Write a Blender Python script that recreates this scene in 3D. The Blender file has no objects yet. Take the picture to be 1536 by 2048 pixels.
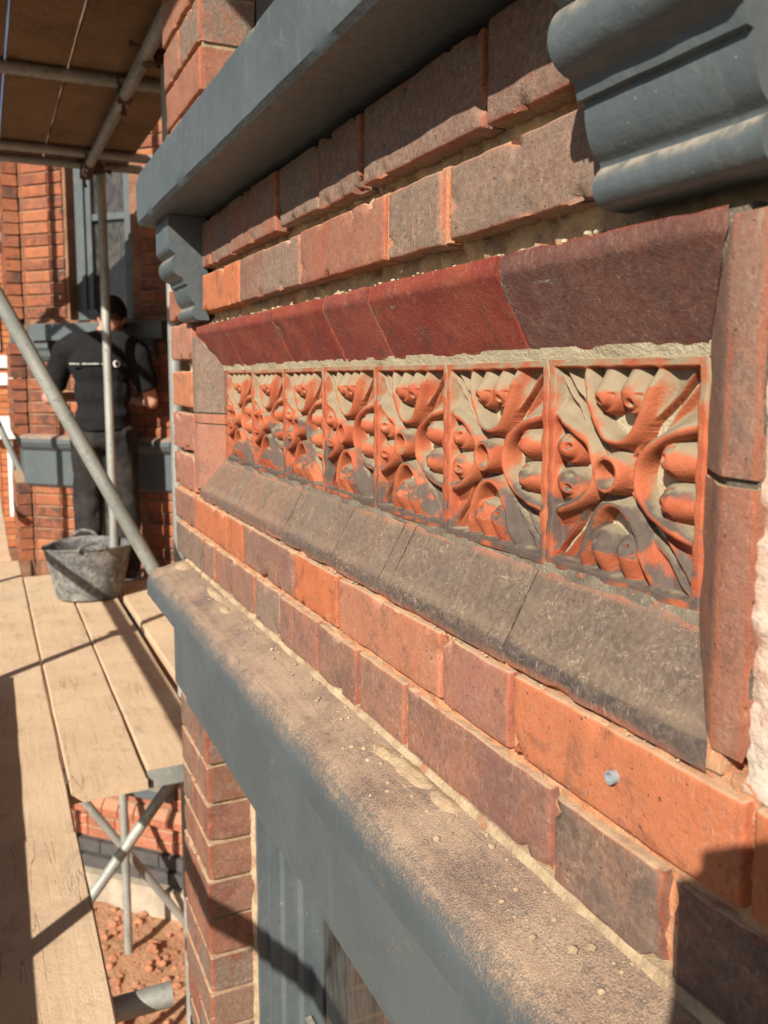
import bpy, bmesh, math, random
import numpy as np
from mathutils import Vector, Matrix, noise as mnoise

random.seed(7)
rng = np.random.default_rng(7)
sc = bpy.context.scene
ZC = 3.45                      # camera height above the soil; the scene is built relative to the camera and lifted at the end

# ------------------------------------------------------------------ camera
YAW, PITCH, ROLL = 0.429, 0.1157, 0.0
F_PX, CY = 1753.0, 960.0       # focal length and principal row, pixels of the 1536x2048 photograph
cam_d = bpy.data.cameras.new('camera')
cam = bpy.data.objects.new('camera', cam_d)
sc.collection.objects.link(cam)
fw = Vector((math.cos(YAW)*math.cos(PITCH), -math.sin(YAW)*math.cos(PITCH), -math.sin(PITCH)))
rt = Vector((-math.sin(YAW), -math.cos(YAW), 0)); up = rt.cross(fw)
cam.matrix_world = Matrix(((rt.x, up.x, -fw.x, 0), (rt.y, up.y, -fw.y, 0), (rt.z, up.z, -fw.z, ZC), (0, 0, 0, 1)))
cam_d.sensor_fit = 'VERTICAL'; cam_d.sensor_height = 36.0; cam_d.sensor_width = 27.0
cam_d.lens = 36.0*F_PX/2048.0
cam_d.shift_y = (CY-1024.0)/2048.0
cam_d.clip_start = 0.01; cam_d.clip_end = 500
cam_d.dof.use_dof = True; cam_d.dof.focus_distance = 0.78; cam_d.dof.aperture_fstop = 11.5
sc.camera = cam
sc.render.resolution_x, sc.render.resolution_y = 768, 1024

# ------------------------------------------------------------------ light
SUN = Vector((-0.90, 1.0, 0.87)).normalized()      # towards the sun
elev = math.asin(SUN.z); azim = math.atan2(SUN.x, SUN.y)
world = bpy.data.worlds.new('World'); sc.world = world; world.use_nodes = True
wn = world.node_tree.nodes; wl = world.node_tree.links
sky = wn.new('ShaderNodeTexSky'); sky.sky_type = 'NISHITA'; sky.sun_disc = False
sky.sun_elevation = elev; sky.sun_rotation = azim
bg = wn['Background']; bg.inputs['Strength'].default_value = 0.05
wl.new(sky.outputs['Color'], bg.inputs['Color'])
sun_d = bpy.data.lights.new('sun', 'SUN'); sun_d.energy = 5.0; sun_d.angle = math.radians(0.55); sun_d.color = (1.0, 0.93, 0.82)
sun = bpy.data.objects.new('sun', sun_d); sc.collection.objects.link(sun)
sun.rotation_euler = SUN.to_track_quat('Z', 'Y').to_euler(); sun.location = (-5, 6, 12)
vs = sc.view_settings
vs.view_transform = 'Standard'; vs.look = 'None'; vs.exposure = 0.68; vs.gamma = 1.0; vs.use_curve_mapping = False

# ------------------------------------------------------------------ helpers: objects
COL = sc.collection
def obj(name, me, mat=None, parent=None, loc=(0, 0, 0), rot=None, color=None):
    o = bpy.data.objects.new(name, me); COL.objects.link(o)
    if mat and me is not None and not me.materials: me.materials.append(mat)
    o.location = loc
    if rot: o.rotation_euler = rot
    if parent: o.parent = parent
    if color: o.color = color
    return o
def tag(o, label=None, cat=None, group=None, kind=None):
    if label: o['label'] = label
    if cat: o['category'] = cat
    if group: o['group'] = group
    if kind: o['kind'] = kind
    return o
def empty(name, loc=(0, 0, 0), label=None, cat=None, group=None):
    o = bpy.data.objects.new(name, None); COL.objects.link(o); o.location = loc; o.empty_display_size = .1
    return tag(o, label, cat, group)
def mesh(name, v, f, smooth=False, sharp=None):
    me = bpy.data.meshes.new(name)
    me.from_pydata([tuple(map(float, p)) for p in v], [], [tuple(map(int, q)) for q in f]); me.update()
    if smooth:
        me.polygons.foreach_set('use_smooth', [True]*len(me.polygons))
        if sharp: me.set_sharp_from_angle(angle=math.radians(sharp))
    return me
def fbm(p, s, o=3):
    return mnoise.fractal(Vector((p[0]*s, p[1]*s, p[2]*s)), 0.6, 2.0, o)
class MB:
    """collects several solids into one mesh"""
    def __init__(self): self.v = []; self.f = []
    def add(self, v, f):
        b = len(self.v); self.v += [tuple(p) for p in v]; self.f += [tuple(b+i for i in q) for q in f]; return self
    def box(self, a, b):
        x0, y0, z0 = a; x1, y1, z1 = b
        return self.add([(x0,y0,z0),(x1,y0,z0),(x1,y1,z0),(x0,y1,z0),(x0,y0,z1),(x1,y0,z1),(x1,y1,z1),(x0,y1,z1)],
                        [(0,3,2,1),(4,5,6,7),(0,1,5,4),(1,2,6,5),(2,3,7,6),(3,0,4,7)])
    def tube(self, path, r, n=12, cap=True):
        path = [Vector(p) for p in path]; rr = r if hasattr(r, '__len__') else [r]*len(path)
        vs_, fs = [], []
        t0 = (path[1]-path[0]).normalized()
        u = t0.orthogonal().normalized()
        for i, p in enumerate(path):
            t = (path[min(i+1, len(path)-1)]-path[max(i-1, 0)]).normalized()
            u = (u - t*u.dot(t)).normalized(); w = t.cross(u)
            for k in range(n):
                a = 2*math.pi*k/n; vs_.append(p+(u*math.cos(a)+w*math.sin(a))*rr[i])
        for i in range(len(path)-1):
            for k in range(n):
                k2 = (k+1) % n; fs.append((i*n+k, i*n+k2, (i+1)*n+k2, (i+1)*n+k))
        if cap:
            fs.append(tuple(range(n-1, -1, -1))); fs.append(tuple((len(path)-1)*n+k for k in range(n)))
        return self.add(vs_, fs)
    def ell(self, c, rx, ry, rz, n=14, m=9):
        c = Vector(c); vs_, fs = [], []
        for i in range(m+1):
            th = math.pi*i/m
            for k in range(n):
                a = 2*math.pi*k/n
                vs_.append((c.x+rx*math.sin(th)*math.cos(a), c.y+ry*math.sin(th)*math.sin(a), c.z+rz*math.cos(th)))
        for i in range(m):
            for k in range(n):
                k2 = (k+1) % n; fs.append((i*n+k, (i+1)*n+k, (i+1)*n+k2, i*n+k2))
        return self.add(vs_, fs)
    def mesh(self, name, smooth=False, sharp=None): return mesh(name, self.v, self.f, smooth, sharp)

# ------------------------------------------------------------------ helpers: materials
class NT:
    def __init__(self, name):
        self.m = bpy.data.materials.new(name); self.m.use_nodes = True
        self.t = self.m.node_tree; self.n = self.t.nodes; self.l = self.t.links
        self.b = self.n['Principled BSDF']
    def new(self, t, **kw):
        n = self.n.new(t)
        for k, v in kw.items(): setattr(n, k, v)
        return n
    def put(self, sock, v):
        if v is None: return
        if hasattr(v, 'bl_idname') or isinstance(v, bpy.types.NodeSocket): self.l.new(v, sock)
        else:
            if isinstance(v, (tuple, list)) and len(v) == 3 and sock.type == 'RGBA': v = (*v, 1)
            sock.default_value = v
    def math(self, op, a, b=None, c=None, clamp=False):
        n = self.new('ShaderNodeMath', operation=op, use_clamp=clamp)
        for i, v in enumerate((a, b, c)): 
            if v is not None: self.put(n.inputs[i], v)
        return n.outputs[0]
    def mix(self, f, a, b, bt='MIX'):
        n = self.new('ShaderNodeMix', data_type='RGBA', blend_type=bt)
        self.put(n.inputs['Factor'], f); self.put(n.inputs['A'], a); self.put(n.inputs['B'], b)
        return n.outputs['Result']
    def coords(self, rand=True, kind='Object', scale=None):
        tc = self.new('ShaderNodeTexCoord').outputs[kind]
        if rand:
            r = self.new('ShaderNodeObjectInfo').outputs['Random']
            va = self.new('ShaderNodeVectorMath', operation='ADD'); self.l.new(tc, va.inputs[0])
            cm = self.new('ShaderNodeCombineXYZ'); m = self.math('MULTIPLY', r, 37.0)
            for i in range(3): self.l.new(m, cm.inputs[i])
            self.l.new(cm.outputs[0], va.inputs[1]); tc = va.outputs[0]
        if scale:
            mp = self.new('ShaderNodeMapping'); self.l.new(tc, mp.inputs[0]); mp.inputs['Scale'].default_value = scale; tc = mp.outputs[0]
        return tc
    def noise(self, co, s, d=4, r=.55, dist=0.0, out=0):
        n = self.new('ShaderNodeTexNoise'); self.l.new(co, n.inputs['Vector'])
        n.inputs['Scale'].default_value = s; n.inputs['Detail'].default_value = d
        n.inputs['Roughness'].default_value = r; n.inputs['Distortion'].default_value = dist
        return n.outputs[out]
    def vor(self, co, s, feature='F1', out='Distance'):
        n = self.new('ShaderNodeTexVoronoi', feature=feature); self.l.new(co, n.inputs['Vector']); n.inputs['Scale'].default_value = s
        return n.outputs[out]
    def ramp(self, v, lo, hi, a=0.0, b=1.0):
        n = self.new('ShaderNodeMapRange', interpolation_type='SMOOTHSTEP'); self.l.new(v, n.inputs['Value'])
        n.inputs['From Min'].default_value = lo; n.inputs['From Max'].default_value = hi
        n.inputs['To Min'].default_value = a; n.inputs['To Max'].default_value = b
        return n.outputs[0]
    def nz(self):
        g = self.new('ShaderNodeNewGeometry'); s = self.new('ShaderNodeSeparateXYZ'); self.l.new(g.outputs['Normal'], s.inputs[0]); return s.outputs[2]
    def attr(self, name):
        a = self.new('ShaderNodeAttribute', attribute_name=name); return a.outputs['Fac']
    def bump(self, h, dist=.001, strength=1.0, prev=None):
        n = self.new('ShaderNodeBump'); self.l.new(h, n.inputs['Height']); n.inputs['Distance'].default_value = dist; n.inputs['Strength'].default_value = strength
        if prev is not None: self.l.new(prev, n.inputs['Normal'])
        return n.outputs[0]
    def done(self, col, rough=.8, normal=None, metal=None, spec=None):
        self.put(self.b.inputs['Base Color'], col); self.put(self.b.inputs['Roughness'], rough)
        if normal is not None: self.l.new(normal, self.b.inputs['Normal'])
        if metal is not None: self.put(self.b.inputs['Metallic'], metal)
        if spec is not None: self.put(self.b.inputs['Specular IOR Level'], spec)
        return self.m

def mat_brick(name, near=True, scratch=.5, dustc=(.46, .32, .20), film=((.125, .095, .075), (.225, .18, .135)), crack=0.0, rel=1.0, mott=1.0):
    """clay brick: object colour = clay, its alpha = how much grey weathering lies on the face"""
    t = NT(name); co = t.coords()
    oi = t.new('ShaderNodeObjectInfo'); base = oi.outputs['Color']; alpha = oi.outputs['Alpha']
    n1 = t.noise(co, 14, 5, .65); n2 = t.noise(co, 60, 6, .7); n3 = t.noise(co, 520, 3, .75)
    n4 = t.noise(co, 27, 6, .75, .6); n5 = t.noise(co, 190, 5, .75)
    c = t.mix(t.ramp(n1, .4, .62, 0, mott), base, t.mix(.42, base, (.52, .15, .055)))
    c = t.mix(t.ramp(n4, .5, .64, 0, .62), c, t.mix(.62, base, (.05, .035, .03)))
    c = t.mix(t.ramp(n2, .52, .7, 0, .35*mott), c, (.40, .18, .10))
    grain = t.math('ADD', t.math('MULTIPLY', n3, .5), t.math('MULTIPLY', n5, .5))
    hair = None
    if near:
        edge = t.attr('edge')
        fm = t.math('MULTIPLY', alpha, t.ramp(t.math('ADD', n1, t.math('MULTIPLY', n2, .6)), .5, .86))
        fm = t.math('MULTIPLY', fm, t.math('SUBTRACT', 1.0, t.ramp(edge, .55, 1.0)))
        c = t.mix(fm, c, t.mix(t.ramp(n5, .38, .64), *film))
        em = t.ramp(t.math('ADD', edge, t.math('MULTIPLY', t.math('SUBTRACT', n4, .5), 2.6)), 0.78, 1.1, 0, .40)
        c = t.mix(em, c, t.mix(t.ramp(n2, .4, .6), (.43, .115, .055), (.25, .075, .045)))
        # pale hairlines, scuffs and mortar smears
        hl = t.math('ABSOLUTE', t.math('SUBTRACT', t.noise(co, 26, 4, .6, .3), .5))
        hair = t.math('MULTIPLY', t.ramp(hl, .0, .0055, 1, 0), t.ramp(t.noise(co, 17, 3), .42, .56))
        h2 = t.math('ABSOLUTE', t.math('SUBTRACT', t.noise(t.coords(scale=(1, 1, 3.2)), 55, 2, .5), .5))
        hair = t.math('MAXIMUM', hair, t.math('MULTIPLY', t.ramp(h2, .0, .010, .8, 0), t.ramp(t.noise(co, 41, 3), .46, .60)))
        if crack:
            cv = t.math('ABSOLUTE', t.math('SUBTRACT', t.noise(co, 48, 4, .55, 1.0), .5))
            hair = t.math('MAXIMUM', hair, t.math('MULTIPLY', t.ramp(cv, .0, .010, crack, 0), t.ramp(n4, .42, .58)))
        c = t.mix(t.math('MULTIPLY', hair, scratch), c, (.47, .35, .25))
        sg = t.noise(t.coords(scale=(1.6, 1.6, .28)), 260, 3, .6); c = t.mix(t.math('MULTIPLY', t.ramp(sg, .60, .70), t.ramp(n1, .4, .6, .1, .55*min(1, scratch*1.6))), c, (.45, .33, .24))
        smear = t.ramp(t.noise(co, 37, 7, .8, 1.4), .60, .72, 0, scratch*.55)
        c = t.mix(smear, c, (.46, .34, .24))
    c = t.mix(t.ramp(grain, .57, .70, 0, .42*rel), c, (.46, .33, .23))
    c = t.mix(t.ramp(grain, .44, .34, 0, .55), c, t.mix(.8, base, (.04, .03, .025)))
    dk = t.ramp(t.noise(co, 260, 2, .5), .68, .75, 0, .8)
    c = t.mix(dk, c, (.05, .035, .03))
    up_ = t.math('MULTIPLY', t.ramp(t.nz(), .35, .85), t.ramp(n2, .25, .6, .3, .92))
    c = t.mix(up_, c, dustc)
    h = t.math('ADD', t.math('MULTIPLY', n2, .50), t.math('MULTIPLY', grain, 1.05))
    h = t.math('ADD', h, t.math('MULTIPLY', dk, -.5))
    nrm = t.bump(h, .0015*rel if near else .004, .9)
    return t.done(c, t.ramp(n2, .3, .7, .74, .95), nrm, spec=.3)

def mat_mortar(name, a=(.46, .35, .22), b=(.27, .19, .12), s=1.0, red=.5):
    t = NT(name); co = t.coords(False)
    n1 = t.noise(co, 30*s, 5, .65); n2 = t.noise(co, 260*s, 4, .7); v = t.vor(co, 330*s)
    c = t.mix(t.ramp(n1, .35, .68), a, b)
    c = t.mix(t.ramp(v, .0, .35, .55, 0), c, (.55, .46, .34))
    c = t.mix(t.ramp(t.noise(co, 60*s, 3), .58, .7, 0, red), c, (.40, .13, .06))
    h = t.math('ADD', t.math('MULTIPLY', n1, 1.0), t.math('MULTIPLY', n2, .6))
    return t.done(c, .95, t.bump(h, .003/s, 1.0), spec=.15)

def mat_paint(name, dusty=False):
    t = NT(name); co = t.coords(False)
    n1 = t.noise(co, 7, 4, .6); n2 = t.noise(co, 90, 5, .65); st = t.noise(t.coords(False, scale=(60, 60, 3)), 1.0, 4, .6)
    c = t.mix(t.ramp(n1, .3, .7), (.074, .090, .096), (.094, .110, .114))
    c = t.mix(t.ramp(st, .58, .75, 0, .16), c, (.17, .18, .17))
    c = t.mix(t.ramp(t.vor(co, 95), .0, .075, .75, 0), c, (.45, .42, .37))
    rough = t.ramp(n2, .3, .7, .38, .6)
    if dusty:
        nz = t.nz(); big = t.noise(co, 11, 5, .65); fine = t.noise(co, 620, 2, .8); mid = t.noise(co, 130, 4, .7)
        m = t.math('ADD', t.math('MULTIPLY', nz, 1.35), t.math('MULTIPLY', t.math('SUBTRACT', big, .5), 1.5))
        m = t.math('ADD', m, t.math('MULTIPLY', t.math('SUBTRACT', mid, .5), 1.5))
        wp = t.noise(t.coords(False, scale=(5, 60, 60)), 1.0, 4, .6, 1.5); m = t.math('ADD', m, t.math('MULTIPLY', t.math('SUBTRACT', wp, .5), 1.0))
        m = t.math('ADD', m, t.math('MULTIPLY', t.math('SUBTRACT', fine, .5), 2.4))
        m = t.ramp(m, .22, 1.5, 0, .96)
        dc = t.mix(t.ramp(big, .38, .62), (.36, .23, .155), (.43, .30, .20))
        dc = t.mix(t.ramp(mid, .5, .75, 0, .5), dc, (.23, .165, .125))
        g2 = t.noise(co, 900, 2, .7); dc = t.mix(t.ramp(g2, .56, .68, 0, .75), dc, (.66, .52, .38)); dc = t.mix(t.ramp(g2, .44, .33, 0, .6), dc, (.17, .12, .09))
        c = t.mix(m, c, dc); rough = t.math('ADD', rough, t.math('MULTIPLY', m, .4), clamp=True)
        h = t.math('ADD', t.math('MULTIPLY', n2, .4), t.math('MULTIPLY', t.math('MULTIPLY', m, t.math('ADD', fine, g2)), .9))
        return t.done(c, rough, t.bump(h, .0013, .95))
    film = t.math('MULTIPLY', t.ramp(t.nz(), .1, .8), t.ramp(n2, .35, .6, .2, .8))
    c = t.mix(film, c, (.36, .30, .22))
    br = t.noise(t.coords(False, scale=(14, 300, 300)), 1.0, 4, .6); lump = t.noise(co, 26, 4, .6)
    chp = t.math('MULTIPLY', t.ramp(t.noise(co, 46, 4, .6, .4), .70, .72), t.ramp(n1, .45, .6)); c = t.mix(chp, c, (.36, .31, .25))
    stn = t.ramp(t.noise(co, 15, 6, .7, 1.5), .56, .72, 0, .35); c = t.mix(stn, c, (.20, .185, .16))
    h = t.math('ADD', t.math('ADD', n2, t.math('MULTIPLY', br, .22)), t.math('SUBTRACT', t.math('MULTIPLY', lump, 3.0), t.math('MULTIPLY', chp, 1.2)))
    return t.done(c, rough, t.bump(h, .0007, .8))

def mat_tile():
    t = NT('terracotta'); co = t.coords()
    oi = t.new('ShaderNodeObjectInfo')
    hg = t.attr('hgt'); vv = t.attr('vpos'); nz = t.nz()
    n1 = t.noise(co, 22, 4, .6); n2 = t.noise(co, 80, 5, .65); n3 = t.noise(co, 500, 3, .7); n5 = t.noise(co, 16, 3, .5)
    c = t.mix(t.ramp(n1, .35, .65), (.34, .080, .036), (.42, .125, .056))
    c = t.mix(t.ramp(n2, .55, .75, 0, .5), c, (.33, .09, .05))
    # soot on the lower leaves
    s = t.math('ADD', t.math('MULTIPLY', nz, .55), t.math('MULTIPLY', t.math('SUBTRACT', .58, vv), 1.0))
    s = t.math('ADD', s, t.math('MULTIPLY', t.math('SUBTRACT', n5, .5), 2.2))
    s = t.math('ADD', s, t.math('MULTIPLY', t.math('SUBTRACT', n2, .5), .9))
    s = t.ramp(s, .32, .60, 0, .94)
    c = t.mix(s, c, t.mix(n2, (.045, .042, .037), (.115, .10, .082)))
    # sandy mortar slurry lying in the hollows and on the upper ledges
    d = t.math('ADD', t.math('MULTIPLY', nz, .75), t.math('MULTIPLY', t.math('SUBTRACT', .60, hg), .70))
    d = t.math('ADD', d, t.math('MULTIPLY', t.math('SUBTRACT', vv, .5), 1.05))
    d = t.math('ADD', d, t.math('MULTIPLY', t.math('SUBTRACT', n1, .5), .9))
    d = t.math('ADD', d, t.math('MULTIPLY', t.math('SUBTRACT', n2, .5), .8))
    d = t.ramp(d, .06, .50, 0, .95)
    c = t.mix(d, c, t.mix(n2, (.19, .155, .10), (.31, .255, .165)))
    c = t.mix(t.ramp(n3, .66, .82, 0, .5), c, (.55, .45, .33))
    h = t.math('ADD', t.math('MULTIPLY', n2, .5), t.math('MULTIPLY', n3, .55))
    return t.done(c, t.math('ADD', t.math('MULTIPLY', d, .2), .74), t.bump(h, .0013, .9), spec=.25)

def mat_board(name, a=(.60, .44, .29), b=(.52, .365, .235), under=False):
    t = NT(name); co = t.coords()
    gr = t.noise(t.coords(scale=(1.2, 22, 22)), 3.0, 5, .6, .8)
    n1 = t.noise(co, 3.5, 5, .6); n2 = t.noise(co, 34, 5, .7); n3 = t.noise(co, 220, 3, .7)
    c = t.mix(t.ramp(n1, .3, .7), a, b)
    c = t.mix(t.ramp(gr, .5, .75, 0, .35), c, tuple(x*.6 for x in a))
    c = t.mix(t.ramp(n2, .55, .75, 0, .4), c, tuple(x*.72 for x in b))
    c = t.mix(t.ramp(t.vor(co, 42), .0, .13, .7, 0), c, (.16, .10, .06))
    c = t.mix(t.ramp(t.noise(co, 90, 2), .66, .76, 0, .6), c, (.66, .53, .38))
    kn = t.vor(t.coords(scale=(2.2, 7, 7)), 1.0); c = t.mix(t.ramp(kn, .0, .11, .55, 0), c, tuple(x*.45 for x in b))
    sp = t.noise(co, 13, 6, .75, 1.0); c = t.mix(t.ramp(sp, .60, .70, 0, .55), c, tuple(min(.75, x*1.25+.03) for x in a))
    ft = t.noise(co, 5.5, 4, .6, 2.0); c = t.mix(t.ramp(ft, .56, .66, 0, .35), c, tuple(x*.66 for x in b))
    ck = t.math('ABSOLUTE', t.math('SUBTRACT', t.noise(t.coords(scale=(.5, 9, 9)), 2.0, 3, .5), .5))
    ckm = t.math('MULTIPLY', t.ramp(ck, .0, .007, 1, 0), t.ramp(n1, .5, .6)); c = t.mix(t.math('MULTIPLY', ckm, .4), c, tuple(x*.3 for x in b))
    h = t.math('ADD', t.math('MULTIPLY', n3, .7), t.math('ADD', n2, t.math('MULTIPLY', gr, .6)))
    h = t.math('SUBTRACT', h, ckm)
    return t.done(c, .92, t.bump(h, .003, .8), spec=.15)

def mat_galv():
    t = NT('galvanised_steel'); co = t.coords()
    n1 = t.noise(t.coords(scale=(14, 14, 4)), 1.0, 5, .65); n2 = t.noise(co, 45, 5, .7)
    c = t.mix(t.ramp(n1, .3, .7), (.24, .25, .23), (.42, .42, .37))
    c = t.mix(t.ramp(n2, .52, .7, 0, .8), c, (.17, .165, .15))
    c = t.mix(t.ramp(t.noise(co, 19, 4), .62, .74, 0, .6), c, (.48, .46, .41))
    return t.done(c, t.ramp(n2, .3, .7, .42, .7), t.bump(n2, .0015, .6), metal=.35)

def mat_plain(name, col, rough=.7, var=.3, s=20, bump=.001, spec=.4, metal=0.0, second=None):
    t = NT(name); co = t.coords()
    n1 = t.noise(co, s, 5, .65); n2 = t.noise(co, s*6, 4, .65)
    c = t.mix(t.ramp(n1, .35, .7), col, second or tuple(x*(1-var) for x in col))
    c = t.mix(t.ramp(n2, .55, .75, 0, .35), c, tuple(min(1, x*1.35+.02) for x in col))
    return t.done(c, rough, t.bump(t.math('ADD', n1, t.math('MULTIPLY', n2, .5)), bump, .7), metal=metal, spec=spec)

def mat_glass(name, dirt=.35):
    t = NT(name); co = t.coords(False); 
    st = t.noise(t.coords(False, scale=(110, 110, 16)), 1.0, 5, .6); n = t.noise(co, 8, 4, .6); f = t.noise(co, 300, 2, .7)
    m = t.math('MULTIPLY', t.ramp(t.math('ADD', st, t.math('MULTIPLY', n, .5)), .55, 1.0), dirt)
    m = t.math('ADD', m, t.ramp(f, .68, .8, 0, .4*dirt), clamp=True)
    c = t.mix(m, (.022, .020, .018), (.34, .30, .25))
    t.done(c, t.math('ADD', t.math('MULTIPLY', m, .5), .05), None, spec=.8)
    return t.m

M = dict(
    brick=mat_brick('brick_clay'), splay=mat_brick('brick_crazed', scratch=.55, film=((.062, .048, .041), (.122, .094, .076)), crack=.55, rel=.7), far=mat_brick('brick_far', near=False),
    topsplay=mat_brick('brick_dark_red', scratch=.3, film=((.11, .06, .05), (.17, .12, .095)), rel=.8, mott=.35),
    mortar=mat_mortar('mortar'), slurry=mat_mortar('fresh_mortar', (.47, .40, .27), (.38, .31, .20), 1.0, .0), white=mat_mortar('lime_mortar', (.56, .46, .38), (.44, .28, .20)),
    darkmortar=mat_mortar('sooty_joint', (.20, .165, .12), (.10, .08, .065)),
    orange=mat_mortar('red_joint', (.52, .21, .10), (.46, .29, .17)), farmortar=mat_mortar('far_mortar', (.26, .14, .085), (.17, .08, .05), .3),
    paint=mat_paint('grey_paint'), dusty=mat_paint('dusty_grey_paint', True), tile=mat_tile(),
    board=mat_board('scaffold_board'), under=mat_board('dark_board', (.28, .18, .10), (.20, .125, .07)), galv=mat_galv(),  # under: same board pattern in a darker brown, for the boards overhead
    black=mat_plain('black_cotton', (.014, .014, .015), .95, .3, 9, .004, .2), trouser=mat_plain('dusty_trousers', (.017, .016, .017), .92, .2, 6, .006, .2, second=(.045, .038, .033)),
    skin=mat_plain('skin', (.50, .25, .18), .55, .15, 12, .0006), hair=mat_plain('hair', (.10, .045, .02), .7), boot=mat_plain('boot_leather', (.05, .035, .025), .7),
    rust=mat_plain('rusty_coupler', (.17, .10, .065), .8, .5, 40, .003, .3, .3), white_paint=mat_plain('white_paint', (.80, .79, .76), .5, .08, 5),
    glass=mat_glass('dusty_glass', .2), farglass=mat_glass('clean_glass', .22), dark=mat_plain('dark_interior', (.02, .018, .016), .9),
    concrete=mat_plain('concrete', (.42, .35, .26), .9, .3, 9, .006), phone=mat_plain('phone_case', (.02, .02, .022), .4, .1),
    plug=mat_plain('plug_plastic', (.30, .34, .36), .5, .2, 60), blue=mat_plain('blue_brick', (.085, .080, .078), .6, .35, 12, .003),
)

# =================================================================== brick makers
def grid_lines(L, r, n):
    h = L/2; inner = list(np.linspace(-h+r, h-r, n+1))
    return np.array([-h, -h+r*.35]+inner+[h-r*.35, h])
def brick_mesh(L, H, D, seed, r=.0024, rough=1.0, step=.0062, chip=1.0):
    """front face at y=0 looking +y, centred on x and z; worn, rounded, slightly uneven"""
    xs = grid_lines(L, r, max(2, int(L/step))); zs = grid_lines(H, r, max(2, int(H/step)))
    nx, nz = len(xs), len(zs)
    off = Vector((seed*13.7, seed*7.1, seed*3.3))
    V, E = [], []
    def place(x, y, z, e):
        q = Vector((x, y, z))+off
        a = mnoise.fractal(q*38, .6, 2, 3); b = mnoise.fractal(q*11+Vector((5, 1, 2)), .6, 2, 2)
        c = mnoise.noise_vector(q*60); c2 = mnoise.noise_vector(q*17)
        k = max(0.0, 1-e/.012)                       # wear near the arrises
        ch = min(.5, max(0.0, mnoise.noise(q*44+Vector((9, 9, 9)))-.34)*3.5)*chip*k
        dx = (c.x*.0008+c2.x*.0004)*rough; dz = (c.z*.0009+c2.z*.0004)*rough
        dy = (a*.0006+b*.0011)*rough - ch*.010*rough
        sx = -np.sign(x)*ch*.004 if abs(x) > L/2-.012 else 0; sz = -np.sign(z)*ch*.0045 if abs(z) > H/2-.012 else 0
        return (x+dx+sx, y+dy, z+dz+sz)
    for z in zs:
        for x in xs:
            ex = L/2-abs(x); ez = H/2-abs(z); e = min(ex, ez)
            dr = 0.0
            for d in (ex, ez):
                if d < r: dr += r*(1-math.sqrt(max(0, 1-(1-d/r)**2)))
            V.append(place(x, -dr, z, e)); E.append(max(0, 1-e/.009))
    F = [(j*nx+i, (j+1)*nx+i, (j+1)*nx+i+1, j*nx+i+1) for j in range(nz-1) for i in range(nx-1)]
    # skirts
    ring = [i for i in range(nx)]+[j*nx+nx-1 for j in range(1, nz)]+[(nz-1)*nx+i for i in range(nx-2, -1, -1)]+[j*nx for j in range(nz-2, 0, -1)]
    prev = ring; ys = [-.010, -.024, -D*.55, -D]
    xz = [(xs[i % nx], zs[i//nx]) for i in ring]
    for y in ys:
        if y < -D: y = -D
        base = len(V)
        for (x, z) in xz:
            V.append(place(x, y, z, -y*.5)); E.append(max(0, 1+y/.02))
        cur = list(range(base, base+len(ring))); n = len(ring)
        for k in range(n):
            F.append((prev[k], prev[(k+1) % n], cur[(k+1) % n], cur[k]))
        prev = cur
    F.append(tuple(prev))
    me = mesh('brick', V, F, True, 55)
    at = me.attributes.new('edge', 'FLOAT', 'POINT'); at.data.foreach_set('value', [float(x) for x in E])
    return me

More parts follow.
